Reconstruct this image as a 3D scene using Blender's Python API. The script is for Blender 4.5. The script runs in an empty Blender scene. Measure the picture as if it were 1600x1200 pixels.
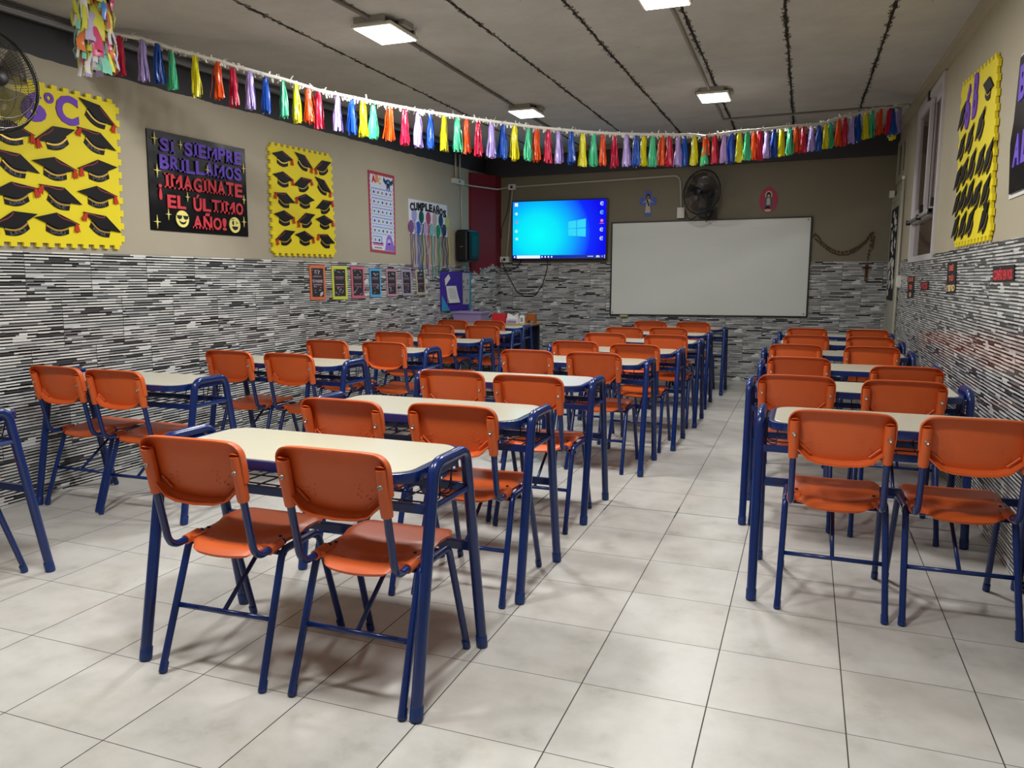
import bpy, bmesh, math, random
from mathutils import Vector, Matrix
random.seed(7)
PI = math.pi
S = bpy.context.scene
COL = S.collection

# ------------------------------------------------------------------ camera
cd = bpy.data.cameras.new('camera'); cam = bpy.data.objects.new('camera', cd); COL.objects.link(cam)
Rv, Uv, Fv = (0.935485, 0.353357, 0.002664), (-0.05057, 0.126411, 0.990688), (-0.349729, 0.926908, -0.136125)
cam.matrix_world = Matrix(((Rv[0], Uv[0], -Fv[0], 0.99345), (Rv[1], Uv[1], -Fv[1], -4.17875), (Rv[2], Uv[2], -Fv[2], 1.2779), (0, 0, 0, 1)))
cd.sensor_width = 36; cd.lens = 27.2434; cd.clip_start = 0.05
S.camera = cam
# ------------------------------------------------------------------ world, exposure
S.view_settings.view_transform = 'Standard'; S.view_settings.look = 'None'
S.view_settings.gamma = 1; S.view_settings.exposure = -0.04
S.view_settings.use_curve_mapping = False
w = bpy.data.worlds.new('world'); S.world = w; w.use_nodes = True
w.node_tree.nodes['Background'].inputs[0].default_value = (0.5, 0.55, 0.6, 1)
w.node_tree.nodes['Background'].inputs[1].default_value = 0.05
# ceiling lamps: x, y of the panel centre, watts
LAMPS = [(-1.50, 0.22), (0.19, 0.22), (-1.60, 3.07), (0.145, 3.10), (-1.50, -2.65), (0.19, -2.65)]
LAMP_W = [41.0, 41.0, 26.0, 26.0, 39.0, 39.0]
LAMP_COL = (1.0, 0.995, 0.97)

# ------------------------------------------------------------------ room numbers
XL, XR, YB, YR = -3.17, 1.895, 5.86, -5.6
def cz(x, y): return 2.82 + 0.028 * y + 0.012 * x

# ================================================================== helpers
def lin(h):
    h = h.lstrip('#'); out = []
    for i in (0, 2, 4):
        c = int(h[i:i + 2], 16) / 255
        out.append(c / 12.92 if c <= 0.04045 else ((c + 0.055) / 1.055) ** 2.4)
    return tuple(out) + (1,)

MATS = {}
def mat(name, color, rough=0.5, metal=0.0, noise=0.0, nscale=8.0, bump=0.0, bscale=60.0, coat=0.0, emit=0.0, trans=0.0, spec=0.5, sub=0.0):
    if name in MATS: return MATS[name]
    m = bpy.data.materials.new(name); m.use_nodes = True; MATS[name] = m
    nt = m.node_tree; b = nt.nodes['Principled BSDF']
    c = lin(color) if isinstance(color, str) else color
    b.inputs['Base Color'].default_value = c
    b.inputs['Roughness'].default_value = rough; b.inputs['Metallic'].default_value = metal
    b.inputs['Coat Weight'].default_value = coat; b.inputs['Coat Roughness'].default_value = 0.15
    b.inputs['Specular IOR Level'].default_value = spec
    b.inputs['Transmission Weight'].default_value = trans
    if emit:
        b.inputs['Emission Color'].default_value = c; b.inputs['Emission Strength'].default_value = emit
    if noise or bump:
        tc = nt.nodes.new('ShaderNodeTexCoord')
        if noise:
            n = nt.nodes.new('ShaderNodeTexNoise'); n.inputs['Scale'].default_value = nscale; n.inputs['Detail'].default_value = 6
            nt.links.new(tc.outputs['Object'], n.inputs['Vector'])
            mx = nt.nodes.new('ShaderNodeMix'); mx.data_type = 'RGBA'
            mx.inputs[6].default_value = tuple(v * (1 - noise) for v in c[:3]) + (1,)
            mx.inputs[7].default_value = tuple(min(1, v * (1 + noise)) for v in c[:3]) + (1,)
            nt.links.new(n.outputs['Fac'], mx.inputs[0]); nt.links.new(mx.outputs[2], b.inputs['Base Color'])
        if bump:
            n2 = nt.nodes.new('ShaderNodeTexNoise'); n2.inputs['Scale'].default_value = bscale; n2.inputs['Detail'].default_value = 4
            nt.links.new(tc.outputs['Object'], n2.inputs['Vector'])
            bp = nt.nodes.new('ShaderNodeBump'); bp.inputs['Strength'].default_value = bump; bp.inputs['Distance'].default_value = 0.004
            nt.links.new(n2.outputs['Fac'], bp.inputs['Height']); nt.links.new(bp.outputs[0], b.inputs['Normal'])
    return m

class NG:
    """small wrapper to write node maths"""
    def __init__(s, m): s.m = m; s.nt = m.node_tree; s.b = s.nt.nodes['Principled BSDF']
    def new(s, t, **k):
        n = s.nt.nodes.new(t)
        for a, v in k.items(): setattr(n, a, v)
        return n
    def put(s, sock, v):
        if isinstance(v, (int, float)): sock.default_value = v
        elif isinstance(v, tuple): sock.default_value = v
        else: s.nt.links.new(v, sock)
    def math(s, op, a, b=None, c=None):
        n = s.new('ShaderNodeMath', operation=op); s.put(n.inputs[0], a)
        if b is not None: s.put(n.inputs[1], b)
        if c is not None: s.put(n.inputs[2], c)
        return n.outputs[0]
    def comb(s, x, y, z=0.0):
        n = s.new('ShaderNodeCombineXYZ'); s.put(n.inputs[0], x); s.put(n.inputs[1], y); s.put(n.inputs[2], z); return n.outputs[0]
    def white(s, v):
        n = s.new('ShaderNodeTexWhiteNoise', noise_dimensions='3D'); s.put(n.inputs['Vector'], v); return n.outputs['Value']
    def noise(s, v, scale, detail=4, rough=0.5):
        n = s.new('ShaderNodeTexNoise'); s.put(n.inputs['Vector'], v); n.inputs['Scale'].default_value = scale
        n.inputs['Detail'].default_value = detail; n.inputs['Roughness'].default_value = rough; return n.outputs['Fac']
    def pos(s):
        g = s.new('ShaderNodeNewGeometry'); x = s.new('ShaderNodeSeparateXYZ'); s.nt.links.new(g.outputs['Position'], x.inputs[0])
        return g.outputs['Position'], x.outputs[0], x.outputs[1], x.outputs[2]
    def mix(s, f, a, b):
        n = s.new('ShaderNodeMix', data_type='RGBA'); s.put(n.inputs[0], f); s.put(n.inputs[6], a); s.put(n.inputs[7], b); return n.outputs[2]
    def ramp(s, f, stops, interp='LINEAR'):
        n = s.new('ShaderNodeValToRGB'); n.color_ramp.interpolation = interp; e = n.color_ramp.elements
        while len(e) < len(stops): e.new(0.5)
        for q, (p, c) in zip(e, stops): q.position = p; q.color = lin(c) if isinstance(c, str) else c
        s.put(n.inputs[0], f); return n.outputs[0]
    def bump(s, h, strength=0.3, dist=0.004):
        n = s.new('ShaderNodeBump'); n.inputs['Strength'].default_value = strength; n.inputs['Distance'].default_value = dist
        s.put(n.inputs['Height'], h); s.nt.links.new(n.outputs[0], s.b.inputs['Normal'])

def fillet(pts, r, n=5):
    """round the inner corners of a polyline"""
    P = [Vector(p) for p in pts]; out = [P[0]]
    for i in range(1, len(P) - 1):
        a, b, c = P[i - 1], P[i], P[i + 1]
        u = (a - b); v = (c - b); lu, lv = u.length, v.length; u.normalize(); v.normalize()
        rr = r[i - 1] if isinstance(r, (list, tuple)) else r
        ang = u.angle(v); d = min(rr / math.tan(ang / 2), lu * .49, lv * .49)
        p0, p1 = b + u * d, b + v * d
        for k in range(n + 1):
            t = k / n; out.append((1 - t) ** 2 * p0 + 2 * t * (1 - t) * b + t * t * p1)
    out.append(P[-1]); return out

class MB:
    """collects shapes, builds ONE mesh object"""
    def __init__(s): s.v = []; s.f = []; s.m = []; s.mi = 0; s.sm = []
    def mat(s, i): s.mi = i; return s
    def face(s, idx, smooth=False): s.f.append(tuple(idx)); s.m.append(s.mi); s.sm.append(smooth)
    def add(s, vs, fs, smooth=False):
        o = len(s.v); s.v += [tuple(v) for v in vs]
        for f in fs: s.face([o + i for i in f], smooth)
    def box(s, x0, x1, y0, y1, z0, z1):
        vs = [(x, y, z) for x in (x0, x1) for y in (y0, y1) for z in (z0, z1)]
        s.add(vs, [(0, 1, 3, 2), (4, 6, 7, 5), (0, 4, 5, 1), (2, 3, 7, 6), (0, 2, 6, 4), (1, 5, 7, 3)]); return s
    def cube8(s, vs):
        s.add(vs, [(0, 1, 3, 2), (4, 6, 7, 5), (0, 4, 5, 1), (2, 3, 7, 6), (0, 2, 6, 4), (1, 5, 7, 3)]); return s
    def tube(s, pts, r, n=10, cap=True, closed=False, flat=None):
        P = [Vector(p) for p in pts]; N = len(P); rings = []
        up = Vector((0, 0, 1)); prev = None
        for i in range(N):
            if closed: t = P[(i + 1) % N] - P[(i - 1) % N]
            else: t = P[min(i + 1, N - 1)] - P[max(i - 1, 0)]
            t.normalize()
            if prev is None:
                a = up if abs(t.dot(up)) < .9 else Vector((1, 0, 0))
                x = t.cross(a).normalized()
            else:
                x = prev - t * prev.dot(t)
                x = x.normalized() if x.length > 1e-6 else t.orthogonal().normalized()
            prev = x; y = t.cross(x)
            rr = r[i] if isinstance(r, (list, tuple)) else r
            ry = rr * (flat or 1)
            rings.append([P[i] + x * rr * math.cos(2 * PI * k / n) + y * ry * math.sin(2 * PI * k / n) for k in range(n)])
        o = len(s.v); s.v += [tuple(p) for q in rings for p in q]
        for i in range(N if closed else N - 1):
            j = (i + 1) % N
            for k in range(n):
                s.face((o + i * n + k, o + i * n + (k + 1) % n, o + j * n + (k + 1) % n, o + j * n + k), True)
        if cap and not closed:
            s.face([o + k for k in range(n)][::-1]); s.face([o + (N - 1) * n + k for k in range(n)])
        return s
    def lathe(s, prof, n=24, M=None):
        M = M or Matrix(); o = len(s.v); K = len(prof)
        for k in range(n):
            a = 2 * PI * k / n
            for (r, z) in prof: s.v.append(tuple(M @ Vector((r * math.cos(a), r * math.sin(a), z))))
        for k in range(n):
            j = (k + 1) % n
            for i in range(K - 1):
                s.face((o + k * K + i, o + j * K + i, o + j * K + i + 1, o + k * K + i + 1), True)
        return s
    def ball(s, c, r, n=8, sc=(1, 1, 1)):
        pr = [(max(1e-4, r * math.sin(PI * i / (n // 2 + 2))), -r * math.cos(PI * i / (n // 2 + 2))) for i in range(n // 2 + 3)]
        M = Matrix.Translation(Vector(c)) @ Matrix.Diagonal(Vector((sc[0], sc[1], sc[2], 1)))
        return s.lathe(pr, n, M)
    def prism(s, pts2, mp, h0, h1, back=False):
        """2-D outline (s,t) through the map mp(s,t,h)"""
        a = 0
        for i in range(len(pts2)):
            x0, y0 = pts2[i]; x1, y1 = pts2[(i + 1) % len(pts2)]; a += x0 * y1 - x1 * y0
        if a < 0: pts2 = pts2[::-1]
        n = len(pts2); o = len(s.v)
        s.v += [tuple(mp(x, y, h1)) for x, y in pts2] + [tuple(mp(x, y, h0)) for x, y in pts2]
        s.face([o + i for i in range(n)])
        for i in range(n): j = (i + 1) % n; s.face((o + i, o + n + i, o + n + j, o + j))
        if back: s.face([o + n + i for i in range(n)][::-1])
        return s
    def text(s, body, mp, x0, y0, x1, y1, h0, h1, bold=0.0):
        vs, fs = text_shape(body, bold)
        xs = [v[0] for v in vs]; ys = [v[1] for v in vs]
        ax, bx, ay, by = min(xs), max(xs), min(ys), max(ys)
        o = len(s.v)
        q = [(x0 + (x - ax) / (bx - ax) * (x1 - x0), y0 + (y - ay) / max(1e-6, by - ay) * (y1 - y0)) for x, y in vs]
        s.v += [tuple(mp(x, y, h1)) for x, y in q]
        for f in fs: s.face([o + i for i in f])
        n = len(q); ed = {}
        for f in fs:
            for i in range(len(f)):
                e = (f[i], f[(i + 1) % len(f)]); k = (min(e), max(e)); ed.setdefault(k, []).append(e)
        s.v += [tuple(mp(x, y, h0)) for x, y in q]
        for k, l in ed.items():
            if len(l) == 1: a, b = l[0]; s.face((o + b, o + a, o + n + a, o + n + b))
        return s
    def build(s, name, mats, parent=None, sharp=40, bevel=0, fixn=True, loc=None):
        me = bpy.data.meshes.new(name); me.from_pydata(s.v, [], s.f)
        for m in (mats if isinstance(mats, (list, tuple)) else [mats]): me.materials.append(m)
        me.polygons.foreach_set('material_index', s.m); me.polygons.foreach_set('use_smooth', s.sm)
        if fixn or bevel:
            bm = bmesh.new(); bm.from_mesh(me)
            if fixn: bmesh.ops.recalc_face_normals(bm, faces=bm.faces)
            if bevel:
                es = [e for e in bm.edges if len(e.link_faces) == 2 and e.calc_face_angle(0) > 0.6]
                bmesh.ops.bevel(bm, geom=es, offset=bevel, segments=2, affect='EDGES', profile=0.6)
            for e in bm.edges:
                if len(e.link_faces) == 2 and e.calc_face_angle(0) > math.radians(sharp): e.smooth = False
            bm.to_mesh(me); bm.free()
        o = bpy.data.objects.new(name, me); COL.objects.link(o)
        if parent: o.parent = parent
        if loc: o.location = loc
        return o

TXT = {}
def text_shape(body, bold):
    k = (body, bold)
    if k in TXT: return TXT[k]
    cu = bpy.data.curves.new('t', 'FONT'); cu.body = body; cu.size = 1; cu.offset = bold; cu.resolution_u = 3
    ob = bpy.data.objects.new('t', cu); COL.objects.link(ob)
    dg = bpy.context.evaluated_depsgraph_get()
    me = bpy.data.meshes.new_from_object(ob.evaluated_get(dg))
    bm = bmesh.new(); bm.from_mesh(me); bmesh.ops.remove_doubles(bm, verts=bm.verts, dist=1e-5)
    bmesh.ops.dissolve_limit(bm, angle_limit=0.01, verts=bm.verts, edges=bm.edges)
    bm.verts.index_update()
    vs = [(v.co.x, v.co.y) for v in bm.verts]; fs = [[v.index for v in f.verts] for f in bm.faces]
    fs = [f if sum(vs[f[i]][0] * vs[f[(i + 1) % len(f)]][1] - vs[f[(i + 1) % len(f)]][0] * vs[f[i]][1] for i in range(len(f))) > 0 else f[::-1] for f in fs]
    bm.free()
    bpy.data.objects.remove(ob); bpy.data.curves.remove(cu); bpy.data.meshes.remove(me)
    TXT[k] = (vs, fs); return TXT[k]

def tag(o, label, cat, group=None, kind=None):
    o['label'] = label; o['category'] = cat
    if group: o['group'] = group
    if kind: o['kind'] = kind
    return o
def thing(name, label, cat, loc=(0, 0, 0), rz=0, group=None):
    o = bpy.data.objects.new(name, None); COL.objects.link(o); o.location = loc; o.rotation_euler = (0, 0, rz)
    o.empty_display_size = 0.1
    return tag(o, label, cat, group)
def struct(o): o['kind'] = 'structure'; return o
def copy_tree(o, parent=None):
    c = o.copy(); COL.objects.link(c)
    if parent: c.parent = parent
    for ch in list(o.children): copy_tree(ch, c)
    return c

# wall maps: (s along the wall to the viewer's right, t up, h off the wall)
def wl(s, t, h): return (XL + h, s, t)
def wr(s, t, h): return (XR - h, -s, t)          # s = -y
def wb(s, t, h): return (s, YB - h, t)
def quad(corners, wall):
    """corners TL,TR,BR,BL in (y or x, z) wall coordinates -> map of the unit square"""
    (a, b), (c, d), (e, f), (g, k) = corners
    sg = -1 if wall is wr else 1
    def mp(u, v, h):
        x = (1 - u) * ((1 - v) * g + v * a) + u * ((1 - v) * e + v * c)
        z = (1 - u) * ((1 - v) * k + v * b) + u * ((1 - v) * f + v * d)
        return wall(sg * x, z, h)
    return mp
def rect(x0, y0, x1, y1): return [(x0, y0), (x1, y0), (x1, y1), (x0, y1)]
def circle(cx, cy, rx, ry=None, n=20, a0=0, a1=2 * PI):
    ry = ry or rx
    return [(cx + rx * math.cos(a0 + (a1 - a0) * i / n), cy + ry * math.sin(a0 + (a1 - a0) * i / n)) for i in range(n if abs(a1 - a0 - 2 * PI) < 1e-6 else n + 1)]
def stroke(pts, w):
    """thick polyline outline (open)"""
    L, Rr = [], []
    for i, p in enumerate(pts):
        a = pts[max(0, i - 1)]; b = pts[min(len(pts) - 1, i + 1)]
        dx, dy = b[0] - a[0], b[1] - a[1]; d = math.hypot(dx, dy) or 1; nx, ny = -dy / d * w / 2, dx / d * w / 2
        L.append((p[0] + nx, p[1] + ny)); Rr.append((p[0] - nx, p[1] - ny))
    return L + Rr[::-1]

# ================================================================== materials
ORANGE = mat('orange_plastic', '#d45f28', 0.42, noise=0.06, nscale=14, bump=0.05, bscale=220)
BLUE = mat('blue_paint', '#072664', 0.26, coat=0.15)
BLUECAP = mat('blue_rubber', '#0a2e6c', 0.45)
CREAM = mat('cream_laminate', '#d4d0bb', 0.22, noise=0.02, nscale=30, coat=0.3)
STEEL = mat('steel', '#b9b4aa', 0.3, metal=1.0)
BLACKP = mat('black_plastic', '#101114', 0.4)
WHITEP = mat('white_plastic', '#d8d6cc', 0.45)
GREYP = mat('grey_plastic', '#8f8d86', 0.5)
PAPER = mat('white_paper', '#dedddb', 0.7, noise=0.03)
BLACKF = mat('black_foam', '#121215', 0.7)
PURPLE = mat('purple_foam', '#6a35b8', 0.6)
REDF = mat('coral_red_foam', '#d63a48', 0.6)
YELLOWF = mat('yellow_foam', '#eedb12', 0.62, noise=0.04, nscale=5)
PALEY = mat('pale_yellow_card', '#f3ea8a', 0.6)
GOLD = mat('gold_paper', '#c9a54a', 0.35, metal=0.6)
REDTAS = mat('red_felt', '#c43320', 0.8)
CAPTXT = mat('grey_marker', '#5c5c62', 0.7)

def floor_mat():
    m = mat('floor_tiles', '#b8b5ad', 0.3); g = NG(m); T = 0.387
    p, x, y, z = g.pos()
    tx = g.math('DIVIDE', x, T); ty = g.math('DIVIDE', y, T)
    fx0 = g.math('ABSOLUTE', g.math('SUBTRACT', tx, g.math('ROUND', tx)))
    fx = g.math('SUBTRACT', fx0, 0.0014); fy = g.math('ABSOLUTE', g.math('SUBTRACT', ty, g.math('ROUND', ty)))
    d = g.math('MULTIPLY', g.math('MINIMUM', fx, fy), T)
    wide = g.math('MULTIPLY', g.math('LESS_THAN', g.math('ABSOLUTE', y), 0.1), 0.0016)
    gr = g.math('LESS_THAN', d, g.math('ADD', wide, 0.0013))
    cell = g.comb(g.math('FLOOR', tx), g.math('FLOOR', ty), 0.0)
    rnd = g.white(cell)
    v = g.new('ShaderNodeVectorMath', operation='ADD'); g.put(v.inputs[0], p); g.put(v.inputs[1], g.comb(g.math('MULTIPLY', rnd, 37.0), g.math('MULTIPLY', rnd, 91.0), 0.0))
    n1 = g.noise(v.outputs[0], 5.5, 8, 0.62); n2 = g.noise(v.outputs[0], 2.2, 3)
    c1 = g.ramp(n1, [(0.28, '#aeaba5'), (0.42, '#c2c0ba'), (0.56, '#cbc9c4'), (0.75, '#d2d0cb')])
    c2 = g.mix(g.math('MULTIPLY', g.math('SUBTRACT', n2, 0.45), 0.9), c1, lin('#bdb2a2'))
    c3 = g.mix(g.math('MULTIPLY', rnd, 0.10), c2, lin('#b6b4af'))
    g.put(g.b.inputs['Base Color'], g.mix(gr, c3, lin('#35322e')))
    g.put(g.b.inputs['Roughness'], g.math('ADD', g.math('MULTIPLY', n1, 0.16), g.math('ADD', 0.24, g.math('MULTIPLY', gr, 0.4))))
    g.bump(g.math('SUBTRACT', g.math('MULTIPLY', n1, 0.12), gr), 0.25, 0.002)
    return m

def stripe_tile(name, red=False):
    m = mat(name, '#aaaaaa', 0.3); g = NG(m)
    p, x, y, z = g.pos(); s = g.math('ADD', x, y)
    TW, TH = 0.438, 0.302; RH = TH / 17
    zz = g.math('DIVIDE', g.math('SUBTRACT', z, 0.2475), TH)
    trow = g.math('FLOOR', zz)
    half = g.math('MULTIPLY', g.math('PINGPONG', trow, 1.0), 0.5)
    ss = g.math('ADD', g.math('DIVIDE', s, TW), half)
    tcol = g.math('FLOOR', ss)
    rr = g.math('DIVIDE', g.math('SUBTRACT', z, 0.2475), RH)
    row = g.math('FLOOR', rr); frow = g.math('FRACT', rr)
    lr = g.math('FLOORED_MODULO', row, 17.0)
    u = g.math('MULTIPLY', g.math('FRACT', ss), TW)
    def strip(seed, lo, hi):
        ln = g.math('ADD', lo, g.math('MULTIPLY', g.white(g.comb(lr, seed, 0.0)), hi - lo))
        off = g.white(g.comb(lr, seed + 4.6, g.math('FLOORED_MODULO', tcol, 3.0)))
        cell = g.math('FLOOR', g.math('ADD', g.math('DIVIDE', u, ln), g.math('MULTIPLY', off, 3.0)))
        return cell, g.white(g.comb(cell, lr, g.math('ADD', seed, g.math('FLOORED_MODULO', tcol, 3.0))))
    c1, v1 = strip(3.1, .09, .24); c2, v2 = strip(21.7, .07, .20)
    light = g.ramp(v1, [(0.0, '#e2e2e0'), (0.26, '#c6c8c9'), (0.46, '#dadad8'), (0.66, '#b8bbbd'), (0.90, '#85878a'), (0.965, '#4c4e50')], 'CONSTANT')
    dark = g.ramp(v2, [(0.0, '#0f0f0f'), (0.34, '#202121'), (0.60, '#3c3e3f'), (0.70, '#101010'), (0.91, '#c3c5c6'), (0.96, '#5d6062')], 'CONSTANT')
    wob = g.math('ADD', 0.30, g.math('MULTIPLY', g.white(g.comb(lr, c2, 11.0)), 0.28))
    gap = g.math('LESS_THAN', frow, wob)
    val = v1
    c = g.mix(gap, light, dark)
    line = g.math('GREATER_THAN', frow, 0.93)
    c = g.mix(g.math('MULTIPLY', line, 0.5), c, lin('#2a2a2a'))
    jz = g.math('ABSOLUTE', g.math('SUBTRACT', zz, g.math('ROUND', zz)))
    js = g.math('ABSOLUTE', g.math('SUBTRACT', ss, g.math('ROUND', ss)))
    joint = g.math('MAXIMUM', g.math('LESS_THAN', jz, 0.003), g.math('LESS_THAN', js, 0.0042))
    c = g.mix(g.math('MULTIPLY', joint, 0.8), c, lin('#2a2a2a'))
    if red:
        n = g.noise(p, 9.0, 6, 0.7)
        th = g.math('ADD', g.math('MULTIPLY', g.math('SUBTRACT', z, 1.42), 1.3), n)
        keep = g.math('GREATER_THAN', g.math('SUBTRACT', th, g.math('MULTIPLY', g.math('ADD', x, 3.0), 1.1)), 0.50)
        top = g.math('GREATER_THAN', z, 1.465)
        c = g.mix(g.math('MAXIMUM', keep, top), c, lin('#70081a'))
    g.put(g.b.inputs['Base Color'], c)
    if red: g.put(g.b.inputs['Roughness'], g.math('ADD', 0.2, g.math('MULTIPLY', g.math('MAXIMUM', keep, top), 0.45)))
    else: g.b.inputs['Roughness'].default_value = 0.19; g.b.inputs['Specular IOR Level'].default_value = 0.36
    g.bump(g.math('SUBTRACT', g.math('MULTIPLY', val, 0.5), g.math('ADD', gap, joint)), 0.04, 0.002)
    return m

def paint_mat(name, base, band, z0, slope, wob):
    m = mat(name, base, 0.6); g = NG(m); p, x, y, z = g.pos()
    n = g.noise(p, 2.4, 5, 0.6); n2 = g.noise(p, 14.0, 4)
    b0 = lin(base)
    c = g.mix(n, tuple(v * 0.90 for v in b0[:3]) + (1,), tuple(min(1, v * 1.08) for v in b0[:3]) + (1,))
    edge = g.math('ADD', g.math('MULTIPLY', y, slope), z0)
    edge = g.math('ADD', edge, g.math('MULTIPLY', g.math('SUBTRACT', g.noise(p, 5.0, 3), 0.5), wob))
    c = g.mix(g.math('GREATER_THAN', z, edge), c, lin(band))
    g.put(g.b.inputs['Base Color'], c); g.bump(n2, 0.12, 0.004)
    return m

def ceil_mat():
    m = mat('ceiling_concrete', '#8c877e', 0.85); g = NG(m); p, x, y, z = g.pos()
    n = g.noise(p, 3.0, 8, 0.65); n2 = g.noise(p, 60.0, 3)
    sc = g.new('ShaderNodeVectorMath', operation='MULTIPLY'); g.put(sc.inputs[0], p); g.put(sc.inputs[1], (2.0, 60.0, 1.0))
    n3 = g.noise(sc.outputs[0], 2.0, 3)
    c = g.ramp(n, [(0.3, '#aeaca8'), (0.55, '#bab8b4'), (0.8, '#c4c2be')])
    c = g.mix(g.math('MULTIPLY', g.math('SUBTRACT', n3, 0.4), 0.5), c, lin('#a09e9a'))
    pits = g.math('GREATER_THAN', g.noise(p, 26.0, 2), 0.76)
    c = g.mix(g.math('MULTIPLY', pits, 0.6), c, lin('#4a453f'))
    g.put(g.b.inputs['Base Color'], c); g.bump(g.math('ADD', n2, g.math('MULTIPLY', n3, 0.8)), 0.35, 0.004)
    return m

FLOOR = floor_mat(); TILE = stripe_tile('striped_wall_tile'); TILER = stripe_tile('striped_tile_red_column', True)
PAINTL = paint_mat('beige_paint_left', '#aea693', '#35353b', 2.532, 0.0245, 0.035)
PAINTB = paint_mat('beige_paint_back_shaded', '#78715e', '#3a393e', 9.0, 0.0, 0.0)  # same beige, darkened to carry the light falloff at the far end
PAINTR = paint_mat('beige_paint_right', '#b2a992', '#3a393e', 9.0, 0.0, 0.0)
CEIL = ceil_mat()
DARKBAND = mat('dark_grey_paint', '#35343a', 0.55, noise=0.08, nscale=3)
ALU = mat('aluminium_frame', '#cbc7cb', 0.35, metal=0.0)

# ================================================================== room shell
b = MB(); b.box(XL - .1, XR + .1, YR - .1, YB + .1, -0.1, 0.0); struct(b.build('floor', FLOOR))
b = MB(); e = .1
vs = []
for x in (XL - e, XR + e):
    for y in (YR - e, YB + e):
        for t in (0, .12): vs.append((x, y, cz(x, y) + t))
b.cube8(vs); struct(b.build('ceiling', CEIL))
# left wall
b = MB(); b.box(XL - .1, XL, YR, YB, 1.42, 2.95); b.mat(1).box(XL - .1, XL + .008, YR, YB, 0, 1.42)
struct(b.build('wall_left', [PAINTL, TILE]))
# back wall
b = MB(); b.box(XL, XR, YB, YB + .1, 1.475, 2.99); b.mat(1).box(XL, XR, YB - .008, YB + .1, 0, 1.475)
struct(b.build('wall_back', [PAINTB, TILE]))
# right wall with a window opening
WY0, WY1, WZ0, WZ1 = 2.62, 4.10, 1.425, 2.82
b = MB()
b.box(XR, XR + .1, YR, WY0, 1.465, 2.95); b.box(XR, XR + .1, WY1, YB + .1, 1.465, 2.98)
b.box(XR, XR + .1, WY0, WY1, WZ1, 2.96)
b.mat(1).box(XR - .008, XR + .1, YR, YB, 0, WZ0)
b.box(XR - .008, XR + .1, YR, WY0, WZ0, 1.465); b.box(XR - .008, XR + .1, WY1, YB, WZ0, 1.465)
struct(b.build('wall_right', [PAINTR, TILE]))
b = MB(); b.box(XL, XR, YR - .1, YR, 0, 2.9); struct(b.build('wall_rear', PAINTR))
# back beam, trunking under the ceiling, right hand cornice
b = MB(); b.cube8([(x, y, z) for x in (XL, XR) for y in (YB - .05, YB) for z in (2.615 + .011 * (x - XL), 2.865 + .02 * (x - XL))])
struct(b.build('trim_1', DARKBAND, bevel=.006))
b = MB(); b.cube8([(x, y, z) for x in (XL, XR) for y in (YB - .07, YB) for z in (2.868 + .02 * (x - XL), cz(x, YB) + .02)])
struct(b.build('trim_2', mat('trunking_grey', '#8b8984', 0.6)))
b = MB()
for (d, h) in ((.03, .085), (.045, .02)):
    b.cube8([(x, y, cz(XR, y) - z) for x in (XR - d, XR) for y in (YR, YB - .07) for z in (h, -.01)])
struct(b.build('trim_3', PAINTR))
# chamfered red column in the back left corner, tiled below
pl = [(-3.17, 5.25), (-3.14, 5.25), (-2.96, 5.66), (-2.96, 5.86), (-3.17, 5.86)]
b = MB(); b.prism(pl, lambda x, y, h: (x, y, h), 0, 2.62); struct(b.build('wall_corner', TILER))
# ceiling joints: rough dark gaps between the slabs
JX = [(-2.04, -.31, -2.32, 3.99), (-.957, -.04, -1.13, 5.37), (-.368, .23, -.49, 5.43), (.223, .74, .128, 5.49), (.792, .74, .762, 5.33), (1.396, 1.0, 1.40, 5.0), (-1.50, -.29, -1.71, 3.63)]
JM = mat('joint_dark', '#1d1a17', 0.95, noise=0.4, nscale=60)
LEDGE = mat('joint_mortar', '#6d675f', 0.9, noise=0.3, nscale=40)
for i, (xa, ya, xb, yb) in enumerate(JX):
    k = (xb - xa) / (yb - ya); b = MB(); n = 420; wv = []
    for j in range(n + 1):
        y = YR + (YB - YR) * j / n; x = xa + k * (y - ya)
        wv.append((x - .006 - random.random() ** 2 * .011 - .003 * math.sin(j * .13), x + .006 + random.random() ** 2 * .011, y))
    for j in range(n):
        a0, a1, y0 = wv[j]; c0, c1, y1 = wv[j + 1]
        if i == 6 and random.random() < .5: pass
        b.mat(0).add([(a0, y0, cz(a0, y0) - .0012), (a1, y0, cz(a1, y0) - .0012), (c1, y1, cz(c1, y1) - .0012), (c0, y1, cz(c0, y1) - .0012)], [(0, 3, 2, 1)])
        if random.random() < .55:
            dz = .003 + random.random() * .007; d = .006 + random.random() * .012
            sd = random.choice((0, 1)); xa0 = a1 if sd else a0; xa1 = xa0 + (d if sd else -d)
            b.mat(1).add([(xa0, y0, cz(xa0, y0) - dz), (xa1, y0, cz(xa1, y0)), (xa1, y1, cz(xa1, y1)), (xa0, y1, cz(xa0, y1) - dz)], [(0, 1, 2, 3)])
    o = b.build('trim_%d' % (4 + i), [JM, LEDGE], fixn=False); struct(o)

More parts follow.
